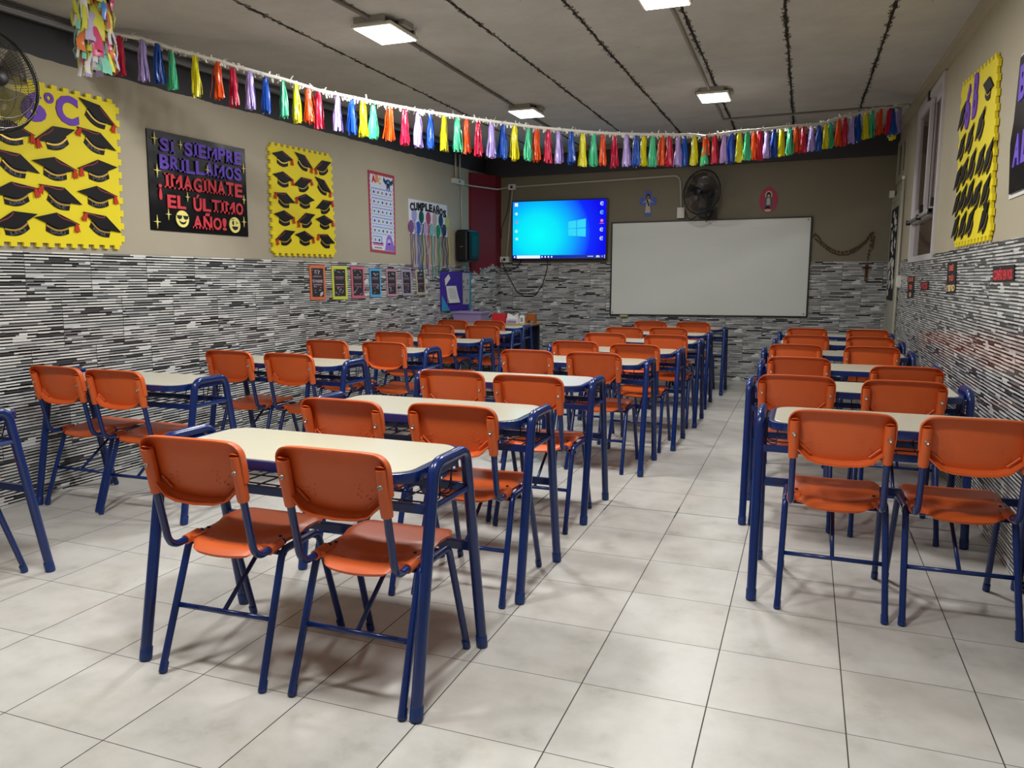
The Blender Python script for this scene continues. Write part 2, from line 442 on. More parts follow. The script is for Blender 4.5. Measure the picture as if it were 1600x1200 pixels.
# ================================================================== window, door on the right wall
def frame_rect(b, wallmap, x0, z0, x1, z1, wd, h0, h1):
    for r in (rect(x0, z0, x1, z0 + wd), rect(x0, z1 - wd, x1, z1), rect(x0, z0 + wd, x0 + wd, z1 - wd), rect(x1 - wd, z0 + wd, x1, z1 - wd)):
        b.prism(r, wallmap, h0, h1, True)
GLASS = mat('brown_reflection_glass', '#5c463c', 0.05, spec=0.6, coat=0.2)  # brown reflection seen in the panes is put into the glass colour
m = GLASS; m.node_tree.nodes['Principled BSDF'].inputs['Alpha'].default_value = 0.85
b = MB(); frame_rect(b, wr, -WY1, WZ0, -WY0, WZ1, .05, -.06, .022)
b.prism(rect(-WY1 + .05, 1.78, -WY0 - .05, 1.835), wr, -.06, .022, True)
win = struct(b.build('window_1', ALU, bevel=.003))
b = MB(); frame_rect(b, wr, -WY1 + .05, 1.835, -3.33, WZ1 - .05, .05, -.02, .012); b.build('sash', ALU, win, bevel=.003)
b = MB(); frame_rect(b, wr, -3.38, 1.835, -WY0 - .05, WZ1 - .05, .045, -.05, -.025); b.build('sash', ALU, win, bevel=.003)
b = MB(); b.prism(rect(-WY1 + .1, 1.88, -3.37, WZ1 - .1), wr, -.008, -.003, True); b.build('pane', GLASS, win)
b = MB(); b.prism(rect(-3.33, 1.88, -WY0 - .095, WZ1 - .1), wr, -.04, -.035, True); b.build('pane', GLASS, win)
b = MB(); b.prism(rect(-WY1 + .05, WZ0 + .05, -WY0 - .05, 1.78), wr, -.02, -.015, True); b.build('pane', GLASS, win)
b = MB(); b.tube([wr(-4.14, 1.80, .04), wr(-2.68, 1.80, .04)], .012, 8); b.build('rail', GREYP, win)
b = MB()
for y in (-4.12, -3.4, -2.70): b.prism(rect(y - .02, 1.775, y + .02, 1.82), wr, .02, .055, True)
b.prism(rect(-3.42, 1.835, -3.34, 1.90), wr, .012, .035, True); b.prism(rect(-2.76, 1.835, -2.68, 1.90), wr, .012, .035, True)
b.prism(rect(-3.42, WZ1 - .06, -3.34, WZ1 + .01), wr, .012, .03, True)
b.build('latch', BLACKP, win)
b = MB(); b.box(XR + .9, XR + 1.0, 1.2, 6.0, 0, 3.2); struct(b.build('wall_corridor', mat('corridor_brown', '#6b4a42', 0.7, noise=0.1)))
# a glazed vent above the door
DOORP = mat('pale_green_frame', '#a3a08c', 0.5)
b = MB(); frame_rect(b, wr, -5.80, 2.33, -4.945, 2.79, .07, 0, .02); b.prism(rect(-5.40, 2.4, -5.30, 2.72), wr, 0, .015, True); v2 = struct(b.build('window_2', DOORP))
b = MB(); b.prism(rect(-5.73, 2.40, -5.015, 2.72), wr, 0, .006, True); b.build('pane', mat('vent_glass', '#4a4a3c', 0.15), v2)
# door with jamb
b = MB(); b.prism(rect(-5.80, 0, -5.04, 2.12), wr, .008, .035, True); dr = struct(b.build('door_1', mat('door_grey_green', '#a3a295', 0.5, noise=.05)))
b = MB(); b.prism(rect(-5.04, 0, -4.97, 2.18), wr, .008, .04, True); b.prism(rect(-5.85, 0, -5.80, 2.18), wr, .008, .04, True); b.prism(rect(-5.80, 2.12, -5.04, 2.18), wr, .008, .04, True)
b.build('door_frame', DOORP, dr)
b = MB(); b.tube(fillet([wr(-5.70, .98, .035), wr(-5.70, .98, .08), wr(-5.60, .98, .08)], .02), .009, 8); b.build('door_handle', STEEL, dr)
# ================================================================== chairs
def make_chair():
    root = thing('school_chair', '', 'chair')
    # side frames, each an inverted U of tube
    for s in (-1, 1):
        b = MB(); P = fillet([(s * .190, -.238, .012), (s * .181, -.092, .408), (s * .181, .112, .408), (s * .190, .238, .012)], .045, 6)
        b.tube(P, .0122, 10); f = b.build('leg_frame', BLUE, root)
        for yy, sg in ((-.238, 1), (.238, -1)):
            c = MB(); d = Vector((-s * .009, sg * .146, .396)).normalized(); p = Vector((s * .190, yy, 0.002))
            c.tube([p, p + d * .004, p + d * .034], [.0125, .0142, .0136], 10); c.build('foot_cap', BLUECAP, f)
    b = MB(); zq = .205; yr = -.238 + .146 * zq / .396
    b.tube([(-.185, yr, zq), (.185, yr, zq)], .0088, 8); b.tube([(0, yr, zq), (0, .10, .392)], .0078, 8)
    b.tube([(-.181, -.075, .392), (.181, -.075, .392)], .0088, 8); b.tube([(-.181, .10, .394), (.181, .10, .394)], .0088, 8)
    b.build('stretcher', BLUE, root)
    for s in (-1, 1):
        b = MB(); b.tube(fillet([(s * .160, -.055, .424), (s * .161, -.205, .416), (s * .1605, -.2775, .752)], .06, 7), .0118, 10)
        b.build('back_upright', BLUE, root)
    # seat shell
    def seat_z(u, y):
        arc = -.035 + .085 * u * u; t = min(1, max(0, (y - arc + .02) / .045)); st = t * t * (3 - 2 * t)
        return .428 + .012 * st + .006 * u * u - .012 * math.exp(-((y + .06) / .07) ** 2) * (1 - u * u)
    nx, ny = 20, 18; bm = bmesh.new(); grid = []
    for j in range(ny + 1):
        v = j / ny; rw = []
        for i in range(nx + 1):
            u = -1 + 2 * i / nx
            yr_ = -.185 + .030 * u * u + .035 * max(0, abs(u) - .75) / .25
            yf = .212 - .012 * u * u - .05 * max(0, (abs(u) - .8) / .2) ** 2
            y = yr_ + (yf - yr_) * v
            wd = .159 + .017 * v - .02 * max(0, (.12 - v) / .12) ** 2
            x = u * wd
            z = seat_z(u, y)
            if v < .14: z -= .024 * ((.14 - v) / .14) ** 1.5
            if v > .86: z -= .010 * ((v - .86) / .14) ** 2
            if abs(u) > .93: z -= .006
            rw.append(bm.verts.new((x, y, z)))
        grid.append(rw)
    for j in range(ny):
        for i in range(nx): bm.faces.new((grid[j][i], grid[j][i + 1], grid[j + 1][i + 1], grid[j + 1][i]))
    bm.normal_update()
    bmesh.ops.solidify(bm, geom=bm.faces[:], thickness=.011)
    b = MB()
    bm.verts.index_update(); b.add([v.co[:] for v in bm.verts], [[v.index for v in f.verts] for f in bm.faces], True); bm.free()
    for s in (-1, 1):
        b.tube([(s * .161, -.135, .419), (s * .160, -.072, .424)], .0165, 10)      # lug around the tube
        b.box(min(s * .128, s * .160), max(s * .128, s * .160), -.125, -.075, .412, .432)
        for k in range(13):                                                        # embossed dots
            px, py = s * random.uniform(.06, .135), random.uniform(-.135, -.06)
            zz = seat_z(px / .168, py); b.mat(1).tube([(px, py, zz - .004), (px, py, zz + .0009)], .0020, 6)
        b.mat(0)
    seat = b.build('seat', [ORANGE, mat('dark_orange_dots', '#b04a1e', .6)], root, sharp=50)
    for s in (-1, 1):
        for yy in (-.045, .065):
            c = MB(); c.lathe([(0.0001, .0052), (.0035, .005), (.0062, .004), (.0062, 0)], 10, Matrix.Translation((s * .142, yy, .4345))); c.build('rivet', BLACKP, seat)
    # backrest tray
    def ys(z): return -.215 - .065 * (z - .46) / .315
    out = []
    def arcp(cx, cz_, r, a0, a1, n=6): return [(cx + r * math.cos(a0 + (a1 - a0) * i / n), cz_ + r * math.sin(a0 + (a1 - a0) * i / n)) for i in range(n + 1)]
    top = [(x, .803 - .005 * (x / .19) ** 2) for x in [-.11 + .02 * i for i in range(12)]]
    out += arcp(.136, .752, .047, 0, PI / 2)                   # top right corner
    out += top[::-1]
    out += arcp(-.136, .752, .047, PI / 2, PI)
    out += [(-.183, .72), (-.181, .672), (-.145, .644), (-.110, .614), (-.07, .604), (0, .600), (.07, .604), (.110, .614), (.145, .644), (.181, .672), (.183, .72)]
    cxz = (0, .702)
    def yp(x, z): return ys(z) + .030 - .016 * (1 - (x / .19) ** 2)
    bm = bmesh.new(); rings = []
    for sc, dy, dz in ((.30, 0, 0), (.6, 0, 0), (.86, 0.0, 0), (.945, .0, 0), (.98, -.004, 0), (1.0, -.012, 0), (1.006, -.034, 0)):
        r_ = []
        for (x, z) in out:
            px, pz = cxz[0] + (x - cxz[0]) * sc, cxz[1] + (z - cxz[1]) * sc
            low = max(0, min(1, (.655 - z) / .05))
            yy = yp(px, pz) + dy - low * (.010 if sc > .97 else 0)
            if sc <= .86: yy -= .004 * (1 if sc < .86 else 0)
            r_.append(bm.verts.new((px, yy, pz - (low * .008 if sc > .99 else 0))))
        rings.append(r_)
    c0 = bm.verts.new((0, yp(0, .695) - .004, .695)); n = len(out)
    for i in range(n): bm.faces.new((c0, rings[0][i], rings[0][(i + 1) % n]))
    for q in range(len(rings) - 1):
        for i in range(n): bm.faces.new((rings[q][i], rings[q + 1][i], rings[q + 1][(i + 1) % n], rings[q][(i + 1) % n]))
    bmesh.ops.recalc_face_normals(bm, faces=bm.faces[:])
    bmesh.ops.solidify(bm, geom=bm.faces[:], thickness=.0045)
    bm.verts.index_update(); b = MB(); b.add([v.co[:] for v in bm.verts], [[v.index for v in f.verts] for f in bm.faces], True); bm.free()
    for s in (-1, 1):
        b.tube([(s * .1605, ys(z), z) for z in (.612, .63, .74, .757)], [.0175, .0185, .0185, .0178], 14)
        b.tube([(s * .1605, ys(.757), .757), (s * .1605, ys(.757) + .002, .761)], [.0178, .014], 12)
        b.tube([(s * .138, yp(s * .138, .665) - .010, .665), (s * .100, yp(s * .100, .632) - .012, .630)], .004, 6)
        for k in range(12):
            px, pz = s * random.uniform(.06, .12), random.uniform(.645, .70)
            b.tube([(px, yp(px, pz) - .010, pz), (px, yp(px, pz) - .003, pz)], 0.0021, 5)
    back = b.build('backrest', ORANGE, root, sharp=45)
    for s in (-1, 1):
        M = Matrix.Translation((s * .1605, ys(.705) - .0175, .705)) @ Matrix.Rotation(PI / 2, 4, 'X')
        c = MB(); c.lathe([(.0001, .0015), (.003, .003), (.0045, .0022), (.0066, .004), (.0078, .0025), (.0078, -.002)], 12, M); c.build('screw', STEEL, back)
    return root

# ================================================================== desks
def make_desk():
    root = thing('school_desk', '', 'desk')
    W = .51
    for s in (-1, 1):
        b = MB(); b.tube(fillet([(s * W, -.2465, .012), (s * W, -.112, .733), (s * W, .112, .733), (s * W, .2465, .012)], .055, 8), .0185, 14)
        b.tube([(s * W, -.136, .603), (s * W, .136, .603)], .0105, 8)
        f = b.build('leg_frame', BLUE, root)
        for yy, sg in ((-.2465, 1), (.2465, -1)):
            d = Vector((0, sg * .1345, .721)).normalized(); p = Vector((s * W, yy, .002)); c = MB()
            c.tube([p, p + d * .005, p + d * .042, p + d * .045], [.0192, .0205, .0203, .0188], 14); c.build('foot_cap', BLUECAP, f)
    def rr(hx, hy, r, n=7):
        P = []
        for cx, cy, a in ((hx - r, hy - r, 0), (-hx + r, hy - r, PI / 2), (-hx + r, -hy + r, PI), (hx - r, -hy + r, 1.5 * PI)):
            P += [(cx + r * math.cos(a + PI / 2 * i / n), cy + r * math.sin(a + PI / 2 * i / n)) for i in range(n + 1)]
        return P
    P3 = lambda x, y, h: (x, y, h)
    b = MB(); b.prism(rr(.458, .203, .075), P3, .700, .7215, True); b.build('tabletop', CREAM, root, bevel=.002)
    b = MB(); A = rr(.4605, .2055, .077); Bq = rr(.478, .217, .085); n = len(A)
    loops = [[(x, y, z) for x, y in Q] for Q, z in ((A, .719), (Bq, .7185), (Bq, .688), (A, .688))]
    o = len(b.v); b.v += [p for l in loops for p in l]
    for k in range(4):
        for i in range(n): b.face((o + k * n + i, o + k * n + (i + 1) % n, o + ((k + 1) % 4) * n + (i + 1) % n, o + ((k + 1) % 4) * n + i), True)
    for s in (-1, 1): b.box(min(s * .47, s * .505), max(s * .47, s * .505), -.07, .07, .692, .716)
    b.box(-.44, .44, -.012, .012, .684, .699)
    b.build('rim', BLUE, root, bevel=.0015)
    # wire basket under the top
    b = MB()
    for y in (-.138, .138): b.box(-.508, .508, y - .008, y + .008, .588, .616)
    b.build('basket_frame', BLUE, root, bevel=.002)
    b = MB()
    for k in range(13):
        x = -.45 + .075 * k
        b.tube(fillet([(x, -.138, .600), (x, .118, .597), (x, .150, .690)], .025, 4), .0028, 6)
    for y in (-.05, .04): b.tube([(-.50, y, .594), (.50, y, .594)], .0028, 6)
    b.tube([(-.47, .139, .650), (.47, .139, .650)], .0028, 6)
    for s in (-1, 1):
        for y in (-.10, -.03, .05): b.tube(fillet([(s * .45, y, .597), (s * .488, y, .60), (s * .49, y, .69)], .02, 3), .0028, 6)
    b.build('wire_basket', mat('dark_blue_wire', '#0d1c4a', .35), root)
    b = MB(); b.box(-.508, .508, .165, .184, .374, .405); b.build('lower_bar', BLUE, root, bevel=.003)
    return root

ORD = ['nearest', 'second', 'third', 'fourth', 'fifth', 'sixth', 'seventh', 'farthest']
def ordn(i, n): return 'nearest' if i == 0 else ('farthest' if i == n - 1 else ORD[i])

CH = make_chair(); DK = make_desk(); used = [False, False]
def place_chair(x, y, rz, label, group):
    o = CH if not used[0] else copy_tree(CH)
    used[0] = True; o.location = (x, y, 0); o.rotation_euler = (0, 0, math.radians(rz)); tag(o, label, 'chair', group)
def place_desk(x, y, rz, label, group):
    o = DK if not used[1] else copy_tree(DK)
    global last_desk; last_desk = o
    used[1] = True; o.location = (x, y, 0); o.rotation_euler = (0, 0, math.radians(rz)); tag(o, label, 'desk', group)

CENTRE_D = [(-.515, -2.068, 0), (-.517, -1.19, 0), (-.549, -.145, .5), (-.467, .945, 0), (-.390, 1.783, 0), (-.362, 2.748, 0), (-.397, 3.743, 0), (-.342, 4.74, 0)]
LEFT_D = [(-2.548, -2.10, 0), (-2.49, -.90, 1), (-2.24, .15, -1), (-2.17, 1.13, 0), (-2.13, 2.11, 0), (-2.26, 3.22, 0), (-2.46, 4.10, 0)]
RIGHT_D = [(1.356, -.823, 0), (1.247, .160, 0), (1.25, 1.13, 0), (1.22, 2.11, 0), (1.262, 3.11, 0), (1.272, 4.13, 0)]
CENTRE_C = [[(-.725, -2.115, 2.5), (-.238, -2.09, .6)], [(-.71, -1.31, 0), (-.25, -1.27, 1)], [(-.71, -.28, 0), (-.272, -.33, 0)], [(-.735, .955, 0), (-.268, .945, -1)],
            [(-.640, 1.785, 0), (-.156, 1.67, 0)], [(-.640, 2.735, 0), (-.103, 2.69, 0)], [(-.655, 3.57, 0), (-.247, 3.69, 0)], [(-.622, 4.75, 0), (-.15, 4.74, 0)]]
LEFT_C = [[None, (-2.32, -2.14, 0)], [(-2.76, -.905, 0), (-2.34, -.92, 2)], [(-2.522, .16, 0), (-2.05, .155, 0)], [(-2.43, 1.14, 0), (-1.93, 1.14, 0)], [(-2.395, 2.115, 0), (-1.972, 2.11, 0)],
          [(-2.50, 3.20, 0), (-2.02, 3.23, 0)], [(-2.742, 4.09, 0), (-2.30, 4.10, 0)]]
RIGHT_C = [[(1.137, -.885, 0), (1.567, -.87, 2)], [(.968, .17, 0), (1.447, .14, 0)], [(.970, 1.14, 0), (1.528, .81, 0)], [(.939, 2.12, 0), (1.447, 2.12, 0)], [(1.009, 3.12, 0), (1.506, 3.12, 0)], [(1.017, 4.14, 0), (1.552, 4.13, 0)]]
for colname, D, Cc in (('centre', CENTRE_D, CENTRE_C), ('left wall', LEFT_D, LEFT_C), ('right wall', RIGHT_D, RIGHT_C)):
    n = len(D)
    for i, (x, y, rz) in enumerate(D):
        place_desk(x, y, rz, 'cream topped double desk on blue tube legs, %s one in the %s column' % (ordn(i, n), colname), 'double desks in three columns')
        if colname == 'centre' and i == n - 1:
            tp = [c for c in last_desk.children if c.name.startswith('tabletop')][0]
            tp.data = tp.data.copy(); tp.data.materials[0] = mat('salmon_laminate', '#d59a78', .25, coat=.2)
            last_desk['label'] = 'salmon topped double desk on blue tube legs, farthest one in the centre column'
        for j, c in enumerate(Cc[i]):
            if c is None: continue
            place_chair(*c, 'orange chair with blue legs, %s seat at the %s desk of the %s column' % (('left', 'right')[j], ordn(i, n), colname), 'orange chairs at the double desks')

# ================================================================== ceiling lamps
DIFF = mat('lamp_diffuser', (1.0, .98, .94, 1), 0.4, emit=6.0)
LABL = ['white square ceiling lamp nearest the viewer on the left, above the tassel garland', 'white square ceiling lamp at the top edge, nearest on the right',
        'white square ceiling lamp farther back on the left conduit', 'white square ceiling lamp farther back on the right conduit',
        'white square ceiling lamp behind the viewer on the left', 'white square ceiling lamp behind the viewer on the right']
for i, (x, y) in enumerate(LAMPS):
    zc = cz(x, y); zl = zc - .062
    t = thing('ceiling_lamp', LABL[i], 'lamp', (x, y, zc), 0, 'square ceiling lamps')
    b = MB(); b.box(-.135, .135, -.18, .18, -.058, -.038); b.build('housing', WHITEP, t, bevel=.004)
    b = MB(); b.box(-.12, .12, -.165, .165, -.0625, -.0575); b.build('diffuser', DIFF, t)
    for s in (-1, 1):
        b = MB(); b.box(-.10, .10, s * .19 - .012, s * .19 + .012, -.045, .004); b.build('bracket', GREYP, t)
        b = MB(); b.box(s * .14 - .02, s * .14 + .02, -.06, .06, -.03, .004); b.build('bracket', GREYP, t)
    ld = bpy.data.lights.new('lamp_light', 'AREA'); ld.shape = 'RECTANGLE'; ld.size = .24; ld.size_y = .33; ld.energy = LAMP_W[i]; ld.color = LAMP_COL
    lo = bpy.data.objects.new('lamp_light', ld); COL.objects.link(lo); lo.parent = t; lo.location = (0, 0, -.066)
# conduits on the ceiling
b = MB(); b.tube([(-1.50, YR, cz(-1.5, YR) - .012), (-1.50, .2, cz(-1.5, .2) - .012), (-1.71, 3.63, cz(-1.71, 3.63) - .012), (-1.73, 4.2, cz(-1.73, 4.2) - .012)], .012, 8)
tag(b.build('ceiling_conduit', mat('dusty_conduit', '#6f6a62', .7)), 'dusty grey conduit running along the ceiling through the left lamps', 'pipe')
b = MB(); b.tube(fillet([(.19, YR, cz(.19, YR) - .012), (.177, .72, cz(.177, .72) - .012), (.076, 4.55, cz(.076, 4.55) - .012), (1.86, 4.56, cz(1.86, 4.56) - .012)], .03), .011, 8)
tag(b.build('ceiling_conduit', mat('painted_conduit', '#8d8880', .7)), 'painted ceiling conduit through the right lamps turning towards the window wall', 'pipe')
b = MB(); b.tube([(XL + .05, y, cz(XL, y) - .045) for y in (YR, -2, 0, 2, 4, 5.1)], .026, 12)
for y in (-1.6, .35, 2.2, 3.9): b.tube([(XL + .05, y, cz(XL, y) - .045), (XL + .05, y + .05, cz(XL, y) - .044)], .031, 12)
tag(b.build('metal_pipe', mat('galvanised_pipe', '#84868a', .35, metal=.8, noise=.1)), 'galvanised pipe along the top of the dark painted left wall band', 'pipe')

# ================================================================== tassel garland
TC = {'R': ('red', '#cc1a44'), 'L': ('lilac', '#b8a4ea'), 'B': ('blue', '#1450b4'), 'G': ('green', '#50d09c'), 'Y': ('yellow', '#f0e208'), 'O': ('orange', '#f4520c')}
TAS = [
('R',-2.990,-0.394,2.725,0.232), ('L',-2.900,-0.306,2.718,0.250), ('B',-2.841,-0.249,2.708,0.248), ('G',-2.783,-0.193,2.665,0.234),
('Y',-2.688,-0.101,2.656,0.253), ('O',-2.591,-0.007,2.632,0.240), ('R',-2.528,0.054,2.606,0.246), ('L',-2.452,0.127,2.598,0.244),
('B',-2.382,0.195,2.568,0.230), ('G',-2.304,0.271,2.554,0.236), ('Y',-2.245,0.327,2.546,0.254), ('O',-2.189,0.382,2.521,0.231),
('R',-2.141,0.428,2.506,0.241), ('L',-2.049,0.517,2.489,0.231), ('B',-1.978,0.586,2.477,0.233), ('Y',-1.924,0.638,2.484,0.251),
('G',-1.873,0.687,2.456,0.231), ('O',-1.786,0.772,2.458,0.246), ('R',-1.713,0.842,2.445,0.248), ('L',-1.643,0.910,2.432,0.241),
('B',-1.579,0.972,2.426,0.243), ('Y',-1.503,1.045,2.426,0.254), ('G',-1.430,1.116,2.421,0.242), ('O',-1.381,1.164,2.413,0.253),
('R',-1.316,1.226,2.406,0.250), ('L',-1.240,1.300,2.406,0.252), ('B',-1.171,1.367,2.399,0.249), ('Y',-1.107,1.428,2.402,0.259),
('G',-1.024,1.509,2.387,0.238), ('O',-0.975,1.557,2.388,0.249), ('R',-0.905,1.624,2.390,0.250), ('L',-0.843,1.685,2.387,0.242),
('B',-0.763,1.761,2.391,0.249), ('Y',-0.691,1.831,2.384,0.255), ('G',-0.622,1.898,2.391,0.252), ('O',-0.564,1.954,2.387,0.244),
('R',-0.489,2.027,2.390,0.250), ('L',-0.409,2.104,2.403,0.247), ('B',-0.345,2.166,2.404,0.248), ('Y',-0.293,2.216,2.404,0.239),
('G',-0.232,2.275,2.410,0.241), ('O',-0.166,2.339,2.422,0.247), ('R',-0.117,2.386,2.422,0.243), ('L',-0.055,2.447,2.423,0.239),
('B',-0.009,2.491,2.433,0.245), ('Y',0.059,2.557,2.445,0.246), ('O',0.142,2.638,2.453,0.170), ('G',0.139,2.635,2.406,0.197),
('R',0.208,2.701,2.465,0.239), ('L',0.279,2.770,2.472,0.235), ('B',0.336,2.825,2.493,0.246), ('Y',0.393,2.881,2.504,0.253),
('G',0.452,2.937,2.516,0.238), ('O',0.506,2.990,2.521,0.244), ('R',0.550,3.032,2.536,0.250), ('L',0.605,3.086,2.537,0.230),
('B',0.665,3.144,2.559,0.242), ('Y',0.721,3.198,2.565,0.237), ('G',0.787,3.262,2.588,0.238), ('O',0.839,3.312,2.599,0.234),
('R',0.896,3.367,2.605,0.229), ('L',0.965,3.434,2.612,0.214), ('B',1.023,3.490,2.629,0.231), ('Y',1.081,3.546,2.647,0.221),
('G',1.119,3.583,2.662,0.222), ('O',1.188,3.649,2.703,0.251), ('R',1.242,3.702,2.726,0.251), ('L',1.303,3.761,2.738,0.241),
('B',1.357,3.813,2.767,0.253), ('Y',1.424,3.878,2.786,0.243), ('G',1.475,3.927,2.809,0.244), ('O',1.548,3.998,2.834,0.245),
('R',1.629,4.077,2.850,0.240), ('L',1.723,4.167,2.872,0.248), ('B',1.655,4.085,2.845,0.26), ('Y',1.665,4.10,2.80,0.24)]
def plastic(k):
    m = mat('plastic_' + TC[k][0], TC[k][1], .36, noise=.22, nscale=55, coat=.15)
    return m
def tassel_mesh(k, v):
    rnd = random.Random(v * 31 + ord(k)); b = MB()
    b.tube([(0, 0, .012), (.002, 0, -.004), (0, 0, -.03)], [.004, .012, .011], 7)
    for j in range(17):
        a = 2 * PI * j / 17 + rnd.uniform(-.25, .25); r1 = rnd.uniform(.012, .036); wd = rnd.uniform(.006, .011); L = -rnd.uniform(.88, 1.0)
        if v == 2 and j == 0: r1 = .055
        ca, sa = math.cos(a), math.sin(a); ta = (-sa, ca); tw = rnd.uniform(-.7, .7); rows = []; ph = rnd.uniform(0, 6)
        for i in range(8):
            f = i / 7; r = .009 + (r1 - .009) * min(1, f * 1.1) ** .65 + .0035 * math.sin(f * 7 + ph); ww = wd * (.7 + .3 * min(1, f * 3)); an = tw * f
            dx, dy = ta[0] * math.cos(an) - ta[1] * math.sin(an), ta[0] * math.sin(an) + ta[1] * math.cos(an)
            zz = -.02 + f * (L + .02); c = (ca * r, sa * r); q = rnd.uniform(-.002, .002)
            rows.append(((c[0] - dx * ww, c[1] - dy * ww, zz), (c[0] + ca * (.004 + q), c[1] + sa * (.004 + q), zz), (c[0] + dx * ww, c[1] + dy * ww, zz - .01 * (i == 7))))
        o = len(b.v); b.v += [p for r in rows for p in r]
        for i in range(7):
            for q in range(2): b.face((o + i * 3 + q, o + i * 3 + q + 1, o + i * 3 + 4 + q, o + i * 3 + 3 + q), False)
    return b
TM = {}
cnt = {}
ORN = ['first', 'second', 'third', 'fourth', 'fifth', 'sixth', 'seventh', 'eighth', 'ninth', 'tenth', 'eleventh', 'twelfth', 'thirteenth', 'fourteenth', 'fifteenth']
for i, (k, x, y, z, L) in enumerate(TAS):
    v = i % 3
    if (k, v) not in TM:
        o = tassel_mesh(k, v).build('plastic_tassel', plastic(k), fixn=False, sharp=60); TM[(k, v)] = o
    else:
        o = TM[(k, v)].copy(); COL.objects.link(o)
    o.location = (x, y, z); o.scale = (1.0, 1.0, L); o.rotation_euler = (0, 0, random.uniform(0, 6))
    n = cnt.get(k, 0); cnt[k] = n + 1
    tag(o, '%s plastic strip tassel, %s %s one counted from the left end of the garland' % (TC[k][0], ORN[n], TC[k][0]), 'tassel', 'tassels on the garland')
b = MB(); pts = [Vector((-3.12, -.56, 2.735))] + [Vector((x, y, z + .012)) for (k, x, y, z, L) in TAS] + [Vector((1.80, 4.22, 2.90))]
# smooth the string
for _ in range(3): pts = [pts[0]] + [Vector((p.x, p.y, (a.z + 2 * p.z + c.z) / 4)) for a, p, c in zip(pts, pts[1:], pts[2:])] + [pts[-1]]
b.tube(pts, .012, 7)
for a, c in zip(pts, pts[1:]):
    n = max(3, int((c - a).length / .0055))
    for j in range(n):
        p = a.lerp(c, random.random()); d = Vector((random.uniform(-.4, .4), random.uniform(-.4, .4), random.uniform(-1, .35))).normalized() * random.uniform(.014, .042); q = Vector((random.uniform(-1, 1), random.uniform(-1, 1), 0)).normalized() * .007
        b.add([p - q, p + q, p + d + q * .7, p + d - q * .7], [(0, 1, 2, 3)])
for j in range(26):
    p = Vector((-3.10 + random.uniform(-.02, .05), -.56 + random.uniform(-.06, .06), 2.73)); d = Vector((random.uniform(.0, .08), random.uniform(-.1, .1), random.uniform(-.12, .05))); q = Vector((random.uniform(-1, 1), random.uniform(-1, 1), .3)).normalized() * .009
    b.add([p - q, p + q, p + d + q, p + d - q], [(0, 1, 2, 3)])
tag(b.build('garland_string', mat('white_frayed_plastic', '#efede6', .6), fixn=False), 'white frayed plastic string of the tassel garland slung across the ceiling', 'string')
# bundle of streamers near the upper left corner
bx, by = -2.33, -1.17; zt = cz(bx, by)
t = thing('streamer_bunch', 'multicoloured plastic streamer bunch hanging from the ceiling at upper left', 'streamers', (bx, by, zt))
PALE = {'R': '#e85a86', 'L': '#d8ccf4', 'B': '#5a90e4', 'G': '#96e8cc', 'Y': '#f6f060', 'O': '#fa8a50', 'W': '#f2f0f4'}  # tassel colours lightened: strong lamp light on the bunch is put into them
parts = {k: MB() for k in 'RLBGYOW'}; rs2 = random.Random(11)
b = MB(); b.tube([(0, 0, 0), (0, 0, -.47)], .03, 8); b.build('core', mat('streamer_core', '#e8e4ee', .5), t)
for tier in range(10):
    z0 = .0 - tier * .042
    for j in range(17):
        k = 'GYORYLW'[(tier * 2 + j // 4) % 7] if rs2.random() < .75 else rs2.choice('RLBGYOW')
        a = 2 * PI * j / 13 + rs2.uniform(-.3, .3); ca, sa = math.cos(a), math.sin(a); wd = rs2.uniform(.008, .026); L = rs2.uniform(.09, .20) * (1 if tier < 8 else .7)
        rr_ = .062 + rs2.uniform(-.012, .034); q = parts[k]; o = len(q.v); tw = rs2.uniform(-.5, .5); ph = rs2.uniform(0, 6)
        for i in range(6):
            f = i / 5; r = rr_ * (.5 + .5 * math.sin(min(1, f * 1.5) * PI / 2)) + .006 * math.sin(f * 6 + ph); dx, dy = -math.sin(a + tw * f) * wd, math.cos(a + tw * f) * wd
            zz = z0 - f * L + (.012 if i == 1 else 0)
            q.v += [(ca * r - dx, sa * r - dy, zz + .004 * math.sin(ph + i)), (ca * r * 1.07, sa * r * 1.07, zz), (ca * r + dx, sa * r + dy, zz - .007)]
        for i in range(5):
            for c in range(2): q.face((o + i * 3 + c, o + i * 3 + c + 1, o + i * 3 + 4 + c, o + i * 3 + 3 + c), True)
NMS = dict({k: TC[k][0] for k in TC}, W='white')
for k in parts: parts[k].build('streamer', mat('lit_plastic_' + NMS[k], PALE[k], .3, noise=.15, nscale=30), t, fixn=False)['label'] = NMS[k] + ' streamers'

